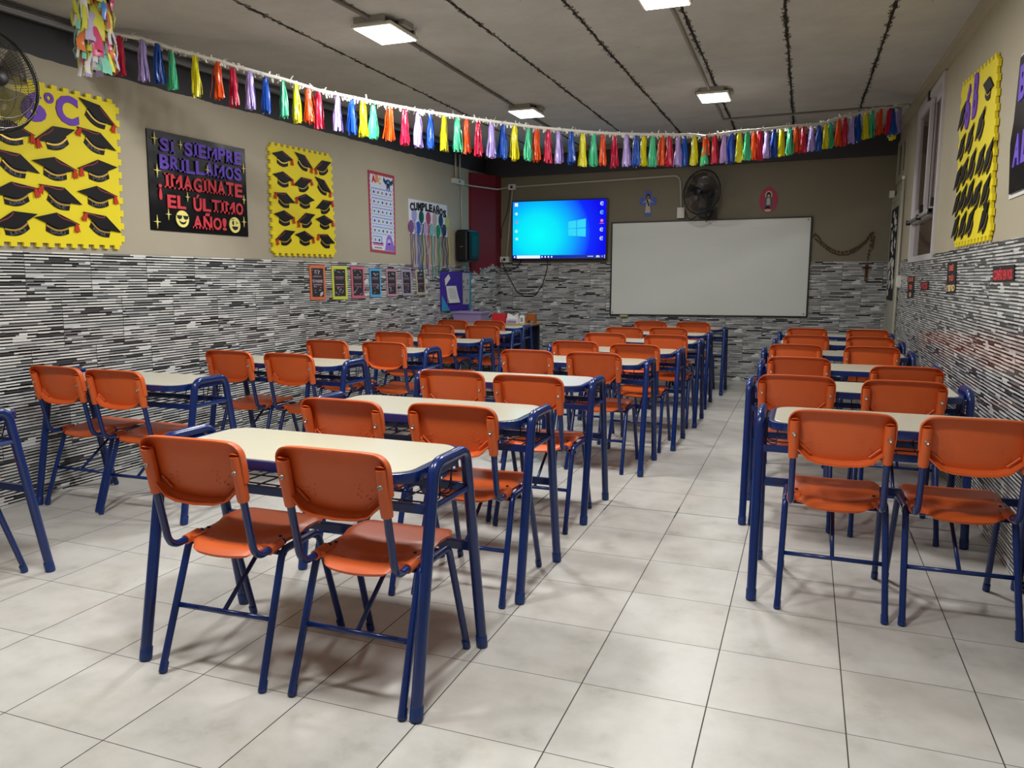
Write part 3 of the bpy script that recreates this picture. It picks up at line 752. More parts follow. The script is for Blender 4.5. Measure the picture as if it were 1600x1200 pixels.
# ================================================================== wall fans
def xf(b, M):
    b.v = [tuple(M @ Vector(v)) for v in b.v]; return b
WIRE = mat('black_fan_wire', '#77767a', .18, metal=1.0)
BLADE = mat('smoky_fan_blade', '#2a2722', .2)
BLADE.node_tree.nodes['Principled BSDF'].inputs['Alpha'].default_value = 0.72
def wall_fan(label, centre, a, wall_pt, nrm):
    t = thing('wall_fan', label, 'fan', wall_pt)
    M = Matrix.Translation(Vector(centre) - Vector(wall_pt)) @ Matrix.Rotation(a, 4, 'Z') @ Matrix.Rotation(-.06, 4, 'X')
    Rg = .262
    for nm, sg in (('front_guard', -1), ('rear_guard', 1)):
        b = MB(); pr = [(.045, sg * .088), (.12, sg * .092), (.20, sg * .078), (.245, sg * .045), (Rg, sg * .004)]
        for j in range(110):
            th = 2 * PI * j / 110 + (.03 if sg > 0 else 0)
            b.tube([(r * math.cos(th + r * .5), y, r * math.sin(th + r * .5)) for r, y in pr], .0011, 4, cap=False)
        for r, y in pr[1:4]: b.tube([(r * math.cos(2 * PI * k / 40), y, r * math.sin(2 * PI * k / 40)) for k in range(40)], .0018, 5, closed=True)
        g = b.build(nm, WIRE, t); xf_me(g, M)
    b = MB(); b.tube([(Rg * math.cos(2 * PI * k / 48), 0, Rg * math.sin(2 * PI * k / 48)) for k in range(48)], .008, 8, closed=True); xf_me(b.build('guard_rim', BLACKP, t), M)
    b = MB(); b.lathe([(.0001, .105), (.040, .103), (.052, .094), (.052, .082)], 28, Matrix.Rotation(PI / 2, 4, 'X')); xf_me(b.build('hub_cap', BLACKP, t), M)
    for j in range(5):
        th = 2 * PI * j / 5 + .5; b = MB(); g = []
        for i in range(7):
            r = .035 + .195 * i / 6; row = []
            for q in range(6):
                ph = th + (q / 5 - .5) * (.95 - .25 * abs(i - 4) / 4); y = .03 - .06 * q / 5 + .01 * math.sin(i)
                row.append((r * math.cos(ph), y, r * math.sin(ph)))
            g.append(row)
        b.add([p for r in g for p in r], [(i * 6 + q, i * 6 + q + 1, i * 6 + 7 + q, i * 6 + 6 + q) for i in range(6) for q in range(5)], True)
        o = b.build('blade', BLADE, t, fixn=False); xf_me(o, M)
    b = MB(); b.lathe([(.0001, -.175), (.055, -.17), (.075, -.15), (.08, -.10), (.06, -.085), (.03, -.03), (.03, .05)], 24, Matrix.Rotation(PI / 2, 4, 'X')); xf_me(b.build('motor', BLACKP, t), M)
    n = Vector(nrm); c = Vector(centre) - Vector(wall_pt); back = M @ Vector((0, .15, 0)); b = MB()
    b.tube(fillet([back, Vector((back.x, back.y, -.0)), Vector((0, 0, 0)) + n * .03], .04), .03, 10)
    xx = Vector((0, 0, 1)).cross(n) * .11; o = Vector((0, 0, 0))
    vs = [o + xx * s1 + Vector((0, 0, zz)) + n * d for s1 in (-1, 1) for d in (.002, .06) for zz in (-.04, .08)]
    b.cube8(vs); b.build('wall_bracket', BLACKP, t)
    return t
def xf_me(o, M): o.data.transform(M); o.data.update()
wall_fan('black wall fan above the whiteboard', (-.242, 5.50, 2.295), math.radians(-30), (-.20, YB, 2.06), (0, -1, 0))
wall_fan('black wall fan at the left edge, overlapping the large yellow cap board', (-2.912, -1.312, 2.262), math.radians(86), (XL, -1.45, 1.98), (1, 0, 0))

# ================================================================== yellow jigsaw foam boards with graduation caps
def jig(n, m, dx, dy):
    """outline of the unit square with square teeth"""
    P = []
    def side(p, q, k, nx, ny):
        for i in range(k):
            for f, d in ((0, 0), (.30, 0), (.30, 1), (.78, 1), (.78, 0)):
                u = (i + f) / k; P.append((p[0] + (q[0] - p[0]) * u + nx * d, p[1] + (q[1] - p[1]) * u + ny * d))
    side((0, 0), (1, 0), n, 0, -dy); side((1, 0), (1, 1), m, dx, 0); side((1, 1), (0, 1), n, 0, dy); side((0, 1), (0, 0), m, -dx, 0)
    return P
CAPB = mat('black_card', '#0d0d10', .55, spec=.25)
def cap_part(parent, mp0, cx, cy, rot, flip, name, W=.27, h0=.021, tas=True):
    """mp0(s,t,h) in metres on the wall"""
    cr, sr = math.cos(math.radians(rot)), math.sin(math.radians(rot)); f = -1 if flip else 1
    def mp(x, y, h): X, Y = x * W, y * W; return mp0(cx + X * cr - Y * sr, cy + X * sr + Y * cr, h)
    b = MB()
    band = [(-.25, .02), (-.265, -.19)] + [(-.265 + .53 * i / 8, -.19 - .07 * math.sin(PI * i / 8)) for i in range(1, 8)] + [(.265, -.19), (.25, .02)]
    b.mat(0).prism(band, mp, h0, h0 + .003)
    st = [(-.255 + .51 * i / 8, -.075 - .075 * math.sin(PI * i / 8)) for i in range(9)]
    b.mat(1).prism(stroke(st, .034), mp, h0 + .003, h0 + .0045)
    b.mat(0).prism([(-.52 * f, .05), (-.03 * f, .21), (.52 * f, .035), (.02 * f, -.115)], mp, h0 + .004, h0 + .008)
    if tas:
        b.mat(2).prism(stroke([(-.02 * f, .19), (.03 * f, .14), (.14 * f, .10), (.30 * f, .08), (.44 * f, .03)], .022), mp, h0 + .008, h0 + .0095)
        b.mat(3).prism([(.41 * f, .04), (.465 * f, .04), (.52 * f, -.13), (.49 * f, -.11), (.46 * f, -.15), (.43 * f, -.11), (.39 * f, -.14)], mp, h0 + .006, h0 + .011)
    o = b.build('graduation_cap', [CAPB, GOLD, mat('red_cord', '#8a2c34', .7), REDTAS], parent, fixn=False)
    if name:
        c = MB(); c.text(name, mp, -.17, -.225, .17, -.15, h0 + .003, h0 + .0038, .012); c.build('name', CAPTXT, o, fixn=False)
    return o
def board(label, corners, wall, n, m, dx, dy, group):
    t = thing('foam_board', label, 'poster', (0, 0, 0), 0, group)
    mp = quad(corners, wall); b = MB(); b.prism(jig(n, m, dx, dy), mp, .004, .020); b.build('foam_panel', YELLOWF, t, fixn=False)
    return t
FB = 'yellow jigsaw foam boards with graduation caps'
t = board('large yellow jigsaw foam board lettered 6° C with black graduation caps', [(-1.235, 2.345), (-.305, 2.355), (-.325, 1.475), (-1.255, 1.465)], wl, 12, 11, .027, .027, FB)
wlm = lambda s, z, h: wl(s, z, h)
for (x, y), r, f, nm in [((-.449, 2.255), -28, 0, ''), ((-.753, 2.072), 22, 1, 'THIAGO'), ((-.471, 2.095), -24, 1, 'ELIA'), ((-1.03, 2.057), -4, 0, 'MARTIN'), ((-1.015, 1.89), -24, 1, 'FELI'), ((-.768, 1.896), -4, 0, 'CAI'), ((-.472, 1.922), 8, 1, 'MAXI'),
                         ((-1.031, 1.728), 12, 0, 'KIARA'), ((-.749, 1.733), -22, 1, 'MILE'), ((-.485, 1.762), 0, 0, 'LAUTI'), ((-1.046, 1.566), 18, 1, 'LEO'), ((-.78, 1.578), -4, 0, 'GIULI'), ((-.471, 1.591), -26, 1, 'NINA')]:
    cap_part(t, wlm, x, y + .01, r * .88, f, nm, .285)
for ch_, x0, y0, x1, y1 in (('6', -.955, 2.145, -.80, 2.315), ('C', -.735, 2.165, -.585, 2.335)):
    b = MB(); b.text(ch_, wlm, x0, y0, x1, y1, .02, .026, .045); b.build('letter', PURPLE, t, fixn=False)
b = MB(); R0 = circle(-.775, 2.295, .03, .03, 16); R1 = circle(-.775, 2.295, .013, .013, 16)
for i in range(16): b.prism([R0[i], R0[(i + 1) % 16], R1[(i + 1) % 16], R1[i]], wlm, .02, .026)
b.build('letter', PURPLE, t, fixn=False)
t = board('narrower yellow jigsaw foam board with fifteen black graduation caps, left of the alphabet chart', [(1.215, 2.345), (2.075, 2.37), (2.105, 1.485), (1.21, 1.475)], wl, 11, 13, .028, .026, FB)
for (x, y), r, f in [((1.367, 2.244), -4, 0), ((1.658, 2.252), -32, 0), ((1.944, 2.245), 28, 1), ((1.365, 2.077), -4, 0), ((1.638, 2.065), 24, 0), ((1.94, 2.075), -36, 0), ((1.372, 1.91), -20, 1), ((1.658, 1.925), 0, 1), ((1.956, 1.903), 26, 0),
                     ((1.363, 1.759), -3, 0), ((1.668, 1.761), 24, 1), ((1.949, 1.763), 0, 0), ((1.367, 1.598), 24, 1), ((1.64, 1.605), -4, 0), ((1.96, 1.597), -22, 1)]:
    cap_part(t, wlm, x, y + .015, r * .68, f, '', .275)
t = board('yellow jigsaw foam board lettered 6 B with black caps, on the right wall', [(1.79, 2.515), (.75, 2.445), (.575, 1.505), (1.635, 1.505)], wr, 11, 12, .026, .026, FB)
wrm = lambda s, z, h: wr(s, z, h)
for (x, y), r, f in [((.90, 2.32), -24, 1), ((1.66, 2.30), 20, 1), ((1.03, 2.14), 24, 0), ((1.334, 2.11), 22, 0), ((1.602, 2.10), 18, 1), ((.738, 1.92), 28, 0), ((.951, 1.93), 20, 1), ((1.202, 1.94), 24, 1), ((1.434, 1.93), 22, 0), ((1.637, 1.91), 18, 1), ((.742, 1.74), 26, 0), ((.977, 1.745), 18, 0),
                     ((1.189, 1.77), 22, 1), ((1.404, 1.765), 24, 0), ((1.613, 1.75), 18, 1), ((.72, 1.60), 26, 0), ((1.115, 1.60), 20, 1), ((1.347, 1.60), 24, 0), ((1.587, 1.60), 18, 1)]:
    cap_part(t, wrm, -x, y, r + 10, f, '', .27, tas=False)
for ch_, x, y, wd, hh in (('6', 1.484, 2.33, .15, .27), ('B', 1.258, 2.355, .13, .26)):
    b = MB(); b.text(ch_, wrm, -x - wd / 2, y - hh / 2, -x + wd / 2, y + hh / 2, .02, .028, .04); b.build('letter', PURPLE, t, fixn=False)

# ================================================================== black poster with cut-out letters
def star(cx, cy, rx, ry):
    return [(cx + (rx if i % 4 == 0 else ry if i % 4 == 2 else .22 * rx) * (math.cos(PI * i / 4) if i % 2 == 0 else math.cos(PI * i / 4)), cy + (ry if i % 4 == 2 else rx if i % 4 == 0 else .22 * rx) * math.sin(PI * i / 4)) for i in range(8)]
t = thing('letter_poster', 'black plastic poster with purple and coral slogan letters and two smiley faces', 'poster')
Q = quad([(-.055, 2.255), (.917, 2.265), (.917, 1.592), (-.063, 1.591)], wl)
b = MB(); g = 14; vs = []
for j in range(g + 1):
    for i in range(g + 1): vs.append(Q(i / g, j / g, .008 + .0035 * math.sin(i * 1.7 + j * .6) * math.sin(j * 1.1 + i * .4) * (1 if 0 < i < g and 0 < j < g else 0)))
b.add(vs, [(j * (g + 1) + i, j * (g + 1) + i + 1, (j + 1) * (g + 1) + i + 1, (j + 1) * (g + 1) + i) for j in range(g) for i in range(g)], True)
b.add([Q(*p, .001) for p in ((0, 0), (1, 0), (1, 1), (0, 1))], [(0, 3, 2, 1)])
b.build('sheet', mat('black_bag_plastic', '#09090d', .28, bump=.3, bscale=14, spec=.35), t, fixn=False)
PUR2 = mat('violet_foam', '#6f4fd0', .6)
for wd, x0, y0, x1, y1, mt in (('SI', .10, .80, .245, .935, PUR2), ('SIEMPRE', .33, .80, .95, .945, PUR2), ('BRILLAMOS', .09, .62, .945, .765, PUR2), ('IMAGINATE', .13, .435, .945, .585, REDF), ('¡', .075, .31, .108, .47, REDF), ('EL', .145, .24, .33, .375, REDF), ('ÚLTIMO', .395, .235, .945, .415, REDF), ('AÑO!', .385, .045, .745, .225, REDF)):
    n = len(wd); gw = (x1 - x0)
    adv = {'I': .55, 'M': 1.25, '!': .5, '¡': 1}; tot = sum(adv.get(c, 1) for c in wd); x = x0
    for c in wd:
        w_ = gw * adv.get(c, 1) / tot; j = random.uniform(-.006, .006)
        hi = y1; base = y1 if c in 'ÚÑ' or not any(q in 'ÚÑ' for q in wd) else y0 + (y1 - y0) * .76
        b = MB(); b.text(c, Q, x + w_ * (.06 if c != 'I' else .28), y0 + j, x + w_ * (.94 if c != 'I' else .72), base + j, .012, .017, .03)
        if c in 'IELTMRPUÚNÑAF':    # slab feet of the letters
            hb = .16 * (y1 - y0) * .76; xs = {'I': (.06, .94)}.get(c)
            if c == 'I': b.prism(rect(x + w_ * .02, y0 + j, x + w_ * .98, y0 + j + hb), Q, .012, .017); b.prism(rect(x + w_ * .02, base + j - hb, x + w_ * .98, base + j), Q, .012, .017)
            elif c in 'TP': b.prism(rect(x + w_ * (.25 if c == 'T' else 0), y0 + j, x + w_ * (.75 if c == 'T' else .5), y0 + j + hb), Q, .012, .017)
            elif c in 'AMNRÑ':
                for u in (0, .60): b.prism(rect(x + w_ * u, y0 + j, x + w_ * (u + .40), y0 + j + hb), Q, .012, .017)
        b.build('letter', mt, t, fixn=False); x += w_
for sx, sy, r in ((.06, .915, .033), (.30, .90, .025), (.07, .60, .036), (.56, .69, .028), (.965, .775, .03), (.345, .37, .026), (.955, .42, .026), (.155, .17, .03), (.05, .085, .035), (.945, .165, .03)):
    b = MB(); b.prism(star(sx, sy, r, r * 2.0), Q, .012, .018); b.build('star', PALEY, t, fixn=False)
for sx, kind in ((.285, 0), (.835, 1)):
    sy = .135 if kind == 0 else .12; b = MB(); b.prism(circle(sx, sy, .062, .088, 28), Q, .012, .018); fc = b.build('smiley', PALEY, t, fixn=False)
    b = MB()
    b.prism([(sx + .034 * math.cos(PI + PI * i / 10), sy - .018 + .040 * math.sin(PI + PI * i / 10)) for i in range(11)] + [(sx + .030 * math.cos(2 * PI - PI * i / 10), sy - .016 + (.018 if kind == 0 else .0) * math.sin(2 * PI - PI * i / 10)) for i in range(11)], Q, .018, .0195)
    if kind == 0:
        for s in (-1, 1): b.prism([(sx + s * .004, sy + .035), (sx + s * .056, sy + .035), (sx + s * .050, sy + .005), (sx + s * .030, sy - .008), (sx + s * .012, sy + .003)], Q, .018, .0195)
    else:
        b.prism(circle(sx - .022, sy + .022, .010, .026, 14), Q, .018, .0195); b.prism(stroke([(sx + .008, sy + .04), (sx + .032, sy + .025), (sx + .010, sy + .012)], .007), Q, .018, .0195)
        b.prism(stroke([(sx - .04, sy + .055), (sx - .022, sy + .065), (sx - .006, sy + .058)], .006), Q, .018, .0195)
    b.build('face_marks', BLACKF, fc, fixn=False)

# ================================================================== alphabet chart, birthday board, chalk signs
t = thing('alphabet_chart', 'tall red bordered alphabet chart poster with blue rows of pictures', 'poster')
Q = quad([(2.75, 2.341), (3.286, 2.343), (3.291, 1.518), (2.771, 1.535)], wl)
b = MB(); b.prism(rect(0, 0, 1, 1), Q, .001, .004); b.build('sheet', mat('chart_red', '#a8404e', .4), t, fixn=False)
b = MB(); rg = [(.07 + (.86 * i / 20), .955 + .012 * (i % 2)) for i in range(21)] + [(.93 + .02 * (i % 2), .94 - .90 * i / 30) for i in range(31)] + [(.93 - .86 * i / 20, .03 + .008 * (i % 2)) for i in range(21)] + [(.07 - .02 * (i % 2), .05 + .88 * i / 30) for i in range(31)]
b.prism(rg, Q, .004, .005); b.build('white_field', mat('chart_white', '#cfd6ea', .35), t, fixn=False)
b = MB(); bl = mat('chart_blue', '#8fa0d4', .4); ltb = mat('chart_pale_blue', '#d4e0f2', .4)
for r_ in range(6):
    y0 = .80 - r_ * .118
    b.mat(0).prism(rect(.10, y0 - .095, .90 if r_ < 5 else .46, y0), Q, .005, .006)
    for c in range(5 if r_ < 5 else 2):
        x0 = .115 + c * .157; b.mat(1).prism(rect(x0, y0 - .085, x0 + .14, y0 - .018), Q, .006, .0068)
        b.mat(2 + (r_ + c) % 3).prism(circle(x0 + .07, y0 - .052, .035, .020, 8), Q, .0068, .0075)
b.build('picture_row', [bl, ltb, mat('chart_navy', '#3a4a80', .5), mat('chart_rust', '#a05048', .5), mat('chart_moss', '#6a8a60', .5)], t, fixn=False)
for c, x0, y0, x1, y1, col in (('A', .12, .86, .27, .95, '#b03038'), ('B', .26, .87, .37, .965, '#e08030'), ('C', .37, .85, .46, .94, '#c8b040')):
    b = MB(); b.text(c, Q, x0, y0, x1, y1, .005, .007, .05); b.build('letter', mat('letter_' + c, col, .5), t, fixn=False)
b = MB(); b.mat(0).prism(circle(.74, .90, .10, .035, 14), Q, .005, .007); b.prism(circle(.74, .855, .07, .03, 12), Q, .005, .007); b.prism(stroke([(.66, .88), (.56, .93)], .05), Q, .005, .007); b.prism(stroke([(.82, .88), (.93, .92)], .05), Q, .005, .007); b.prism(stroke([(.70, .83), (.69, .80)], .04), Q, .005, .007); b.prism(stroke([(.78, .83), (.79, .80)], .04), Q, .005, .007)
b.mat(1).prism(circle(.74, .895, .045, .016, 10), Q, .007, .008); b.build('drawn_figure', [mat('figure_navy', '#27406e', .5), mat('figure_mint', '#7fb0a0', .5)], t, fixn=False)
b = MB(); b.mat(0).prism([(.56, .04), (.95, .04), (.93, .10), (.88, .16)] + circle(.74, .16, .12, .075, 12, 0, PI) + [(.60, .12)], Q, .005, .007); b.mat(1).prism(circle(.72, .15, .065, .035, 12), Q, .007, .008); b.mat(2).prism(circle(.72, .125, .04, .014, 10), Q, .007, .008)
b.build('drawn_figure', [mat('figure_violet', '#8a66cc', .5), mat('figure_lilac', '#c8b4ee', .5), mat('figure_plum', '#3a2458', .5)], t, fixn=False)
b = MB(); b.mat(0).prism(rect(.10, .09, .50, .13), Q, .005, .006); b.mat(1).prism(rect(.10, .035, .50, .085), Q, .005, .0065); b.mat(2)
for i in range(6): b.prism(rect(.15 + i * .05, .05, .185 + i * .05, .07), Q, .0065, .007)
b.build('chart_footer', [mat('footer_pink', '#c06ab4', .5), PAPER, mat('footer_grey', '#5a5a66', .5)], t, fixn=False)

t = thing('birthday_board', 'white birthday board lettered in black with paper balloons on long ribbons', 'poster')
Q = quad([(3.585, 2.138), (4.573, 2.147), (4.602, 1.764), (3.603, 1.758)], wl)
b = MB(); b.prism(rect(0, 0, 1, 1), Q, .001, .008); b.build('panel', mat('board_white', '#d9dcea', .5), t, fixn=False)
for i, c in enumerate('CUMPLEAÑOS'):
    x0 = .03 + i * .094; y0 = .66 + .10 * math.sin(PI * (i + .3) / 10.5) - .010 * i; b = MB(); b.text(c, Q, x0, y0, x0 + .082, y0 + (.23 if c != 'Ñ' else .28), .008, .013, .05)
    if c in 'UMPLEAÑ': b.prism(rect(x0 - .004, y0, x0 + .035, y0 + .03), Q, .008, .013)
    b.build('letter', BLACKF, t, fixn=False)
BAL = [((3.715, 1.968), (3.743, 1.394), '#9a9ad0', 'pale lilac'), ((3.885, 1.959), (3.881, 1.272), '#12463c', 'dark green'), ((4.061, 1.957), (3.997, 1.391), '#a02c50', 'crimson'), ((4.228, 1.954), (4.197, 1.401), '#b8a0a4', 'greyish pink'), ((4.391, 1.951), (4.441, 1.412), '#1a2350', 'navy'), ((4.57, 1.945), (4.605, 1.445), '#b9bb6c', 'olive yellow'),
       ((3.635, 1.837), (3.648, 1.301), '#7c4280', 'plum'), ((3.803, 1.833), (3.804, 1.337), '#3548b0', 'blue'), ((3.977, 1.836), (4.044, 1.302), '#b894c0', 'pink'), ((4.141, 1.831), (4.159, 1.25), '#78b0b0', 'mint'), ((4.31, 1.825), (4.315, 1.303), '#128048', 'green'), ((4.477, 1.842), (4.548, 1.351), '#2a1c50', 'dark violet')]
for i, ((x, y), (xe, ye), col, nm) in enumerate(BAL):
    m = mat('balloon_%d' % i, col, .5); h = .010 if i < 6 else .013
    b = MB(); P = [(x + (.058 * math.sin(a)) * (1 - .18 * math.cos(a) * -1 if False else 1), y + .072 * math.cos(a)) for a in [2 * PI * k / 22 for k in range(22)]]
    P = [(px, py if py > y - .05 else py) for px, py in P]; b.prism(P, wlm, h, h + .003); b.prism([(x, y - .06), (x + .016, y - .09), (x - .016, y - .09)], wlm, h, h + .003)
    o = b.build('balloon', m, t, fixn=False); o['label'] = nm + ' paper balloon'
    b = MB(); n = 12; ph = i * 1.3
    L = [wlm(x + (xe - x) * k / n + .008 * math.sin(k * .9 + ph) * (k / n), y - .08 + (ye - y + .08) * k / n, .026 + .006 * math.sin(k * 1.1 + ph)) for k in range(n + 1)]
    wv = .011; o2 = len(b.v)
    for p in L: b.v += [(p[0], p[1] - wv, p[2]), (p[0] + .002, p[1] + wv, p[2])]
    for k in range(n): b.face((2 * k, 2 * k + 1, 2 * k + 3, 2 * k + 2), True)
    b.build('ribbon', m, o, fixn=False)

SIGN = [([(1.703, 1.384), (1.939, 1.385), (1.943, 1.069), (1.71, 1.073)], '#dd7a50', 'orange'), ([(2.052, 1.38), (2.306, 1.381), (2.307, 1.066), (2.062, 1.07)], '#d2da50', 'yellow green'), ([(2.379, 1.382), (2.618, 1.382), (2.622, 1.068), (2.392, 1.071)], '#c86a80', 'pink'),
        ([(2.721, 1.368), (2.942, 1.367), (2.95, 1.073), (2.739, 1.076)], '#58a8da', 'light blue'), ([(3.053, 1.365), (3.279, 1.364), (3.289, 1.073), (3.076, 1.075)], '#b48a9c', 'mauve'), ([(3.385, 1.362), (3.612, 1.361), (3.626, 1.076), (3.411, 1.078)], '#a498b8', 'lavender grey'), ([(3.719, 1.366), (3.948, 1.364), (3.964, 1.08), (3.749, 1.082)], '#b8ad98', 'beige')]
CHALK = mat('chalk_white', '#c9c6cc', .8); SLATE = mat('chalkboard_card', '#2c2830', .6, noise=.1, nscale=30)
rs = random.Random(3)
for i, (cn, col, nm) in enumerate(SIGN):
    t = thing('chalkboard_sign', 'small chalkboard style card in a %s frame on the striped tiles' % nm, 'sign', (0, 0, 0), 0, 'row of framed chalkboard cards')
    Q = quad(cn, wl)
    def mq(u, v, h, Q=Q): return Q(u, v, h + .009)
    b = MB()
    for r_ in (rect(0, 0, 1, .09), rect(0, .91, 1, 1), rect(0, .09, .11, .91), rect(.89, .09, 1, .91)): b.prism(r_, mq, .0, .008)
    b.build('frame', mat('frame_' + nm.replace(' ', '_'), col, .5), t, fixn=False)
    b = MB(); b.prism(rect(.10, .08, .90, .92), mq, 0, .004); pnl = b.build('card', SLATE, t, fixn=False)
    b = MB(); b.mat(0)
    if i == 0: b.text('TÚ PUEDES', mq, .16, .50, .84, .60, .004, .005, .02)
    for k in range(16):
        x, y = rs.uniform(.16, .74), rs.choice([rs.uniform(.74, .88), rs.uniform(.13, .40)]); s_ = rs.uniform(.02, .05)
        if k % 3 == 0: b.prism(stroke([(x, y), (x + s_ * 2, y + rs.uniform(-.02, .05)), (x + s_ * 2.5, y - .02)], .014), mq, .004, .005)
        elif k % 3 == 1: b.prism(circle(x + .04, y, s_ * .7, s_ * .5, 8), mq, .004, .005)
        else: b.prism(stroke([(x, y), (x + rs.uniform(.05, .13), y)], .012), mq, .004, .005)
    for y in (.67, .45): b.prism(stroke([(.22, y), (.78, y)], .012), mq, .004, .005)
    b.mat(1)
    for y in ((.62, .38) if i else (.69, .42)): b.prism(stroke([(.24, y), (.76, y)], .035), mq, .004, .005)
    if i == 0: b.mat(0).prism([(.62, .10), (.80, .14), (.85, .24), (.67, .21)], mq, .004, .006)
    b.build('chalk_marks', [CHALK, mat('chalk_pink', '#8a4a66', .8)], pnl, fixn=False)

# ================================================================== purple notice board with pinned papers
t = thing('notice_board', 'purple notice board with turquoise corners on the left wall near the speaker', 'board')
Q = quad([(4.351, 1.349), (5.242, 1.353), (5.225, .855), (4.358, .872)], wl)
b = MB(); b.prism(rect(0, 0, 1, 1), Q, .009, .03); b.build('panel', mat('purple_felt', '#40209a', .6), t, fixn=False)
TQ = mat('turquoise_card', '#2a94c0', .5)
b = MB(); b.prism([(0, 0), (.27, 0), (.0, .40)], Q, .03, .033); b.prism([(.93, .02), (1, .0), (1, 1), (.95, .98)], Q, .03, .033); b.build('corner_card', TQ, t, fixn=False)
PQ = [([(4.438, 1.257), (4.547, 1.318), (4.601, 1.265), (4.454, 1.172)], 'small tilted white note on the purple notice board'), ([(4.472, 1.172), (4.768, 1.173), (4.841, .962), (4.521, .964)], 'lined white sheet at the middle of the purple notice board'), ([(4.96, 1.34), (5.19, 1.335), (5.17, .93), (4.97, .935)], 'tall grey printed sheet at the right side of the purple notice board')]
for i, (cn, lb) in enumerate(PQ):
    Qp = quad(cn, wl); b = MB(); n = 8; vs = []
    for k in range(n + 1):
        cu = .034 + (.02 * (1 - k / n) ** 2 if i == 1 else 0)
        vs += [Qp(0, k / n, cu), Qp(1, k / n, cu)]
    b.add(vs, [(2 * k, 2 * k + 1, 2 * k + 3, 2 * k + 2) for k in range(n)], True); b.add([Qp(0, 0, .033), Qp(1, 0, .033), Qp(1, 1, .033), Qp(0, 1, .033)], [(0, 3, 2, 1)])
    o = thing('pinned_sheet', lb, 'paper', (0, 0, 0), 0, 'papers on the notice board'); b.build('sheet', PAPER if i < 2 else mat('grey_paper', '#b4b2b0', .7), o, fixn=False)
    b = MB(); INK = mat('grey_ink', '#6c6a70', .8)
    if i == 1:
        for k in range(7): b.prism(stroke([(.18, .82 - k * .09), (.82 if k else .6, .82 - k * .09)], .018), Qp, .0345 + .02 * (.18 + k * .09) ** 2, .0352 + .02 * (.18 + k * .09) ** 2)
    elif i == 2:
        for px, py in ((.12, .72), (.12, .55), (.75, .76), (.72, .66), (.6, .12)): b.prism(circle(px, py, .09, .045, 10), Qp, .0345, .0352)
        b.prism(stroke([(.05, .46), (.95, .46)], .02), Qp, .0345, .0352)
    if i: b.build('print', INK, o, fixn=False)

# ================================================================== speaker
t = thing('loudspeaker', 'black loudspeaker mounted on the left wall beside the red column', 'speaker', (XL, 4.94, 1.47))
b = MB(); b.box(.03, .19, -.17, .17, .0, .40); b.build('cabinet', mat('speaker_black', '#0d0f13', .3), t, bevel=.03)
b = MB(); b.box(.19, .215, -.15, .15, .025, .375); b.build('grille', mat('speaker_grille', '#0b1119', .5, spec=.2), t, bevel=.012)
b = MB(); b.box(.215, .219, -.10, .10, .06, .33); b.build('cone_cover', mat('speaker_cone_tv_tint', '#0a1628', .45, spec=.2), t, bevel=.002)  # blue cast of the television on this face is put into the colour
b = MB(); b.box(.09, .13, -.172, -.169, .185, .192); b.build('badge', STEEL, t)
b = MB(); b.box(.009, .03, -.06, .06, .12, .30); b.build('wall_bracket', BLACKP, t)

# ================================================================== television
t = thing('television', 'wall mounted flat television showing a bright blue desktop screen', 'television', (-2.113, YB, 1.90))
W2, H2, yf = .655, .392, -.085
b = MB(); b.box(-W2, W2, yf, yf + .045, -H2, H2); b.build('casing', mat('tv_black', '#08080a', .2), t, bevel=.004)
b = MB(); b.box(-.25, .25, yf + .045, -.001, -.18, .18); b.build('wall_mount', BLACKP, t)
def scr(u, v, h): return (-W2 + .012 + u * (2 * W2 - .024), yf - .001 - h, -H2 + .022 + v * (2 * H2 - .034))
m = mat('screen_glow', '#0a60e0', .3); g = NG(m)
tc = g.new('ShaderNodeTexCoord'); sx = g.new('ShaderNodeSeparateXYZ'); g.nt.links.new(tc.outputs['Object'], sx.inputs[0])
dx = g.math('ADD', sx.outputs[0], .28); dz = g.math('ADD', sx.outputs[2], .06)
rad = g.math('SQRT', g.math('ADD', g.math('MULTIPLY', dx, dx), g.math('MULTIPLY', g.math('MULTIPLY', dz, dz), 1.1)))
colr = g.ramp(rad, [(0.0, '#00fcfa'), (.28, '#00e4f8'), (.44, '#00b8fa'), (.58, '#0a80ff'), (.72, '#0628fa'), (.90, '#0404ea')])
g.put(g.b.inputs['Emission Color'], colr); g.b.inputs['Emission Strength'].default_value = 1.05; g.b.inputs['Specular IOR Level'].default_value = 0.05; g.b.inputs['Base Color'].default_value = (.01, .01, .02, 1)
b = MB(); b.prism(rect(0, 0, 1, 1), scr, 0, .001); sc_ = b.build('screen', m, t, fixn=False)
def emi(n, c, s=1.0):
    m = mat(n, c, .4, emit=s); m.node_tree.nodes['Principled BSDF'].inputs['Base Color'].default_value = (.01, .01, .01, 1); return m
LG = emi('logo_glow', '#28d8fa'); WG = emi('white_glow', '#eef6ff'); BARG = emi('taskbar_glow', '#062a9c')
b = MB()
lx = lambda u: .605 + .185 * u
def ly(u, v): c0, c1 = .395 - .022 * u, .635 + .045 * u; return c0 + (c1 - c0) * v
for (u0, u1) in ((0, .46), (.50, 1)):
    for (v0, v1) in ((0, .475), (.51, 1)): b.prism([(lx(u0), ly(u0, v0)), (lx(u1), ly(u1, v0)), (lx(u1), ly(u1, v1)), (lx(u0), ly(u0, v1))], scr, .0012, .0018)
b.build('window_logo', LG, sc_, fixn=False)
b = MB(); b.mat(0).prism(rect(0, 0, 1, .06), scr, .0012, .0016); b.mat(1).prism(rect(.045, .004, .305, .056), scr, .0016, .002)
for u in (.022, .325, .36, .395, .43): b.prism(circle(u, .03, .008, .018, 8), scr, .0016, .002)
for u in (.82, .835, .85, .865, .965): b.prism(circle(u, .034, .005, .010, 6), scr, .0016, .002)
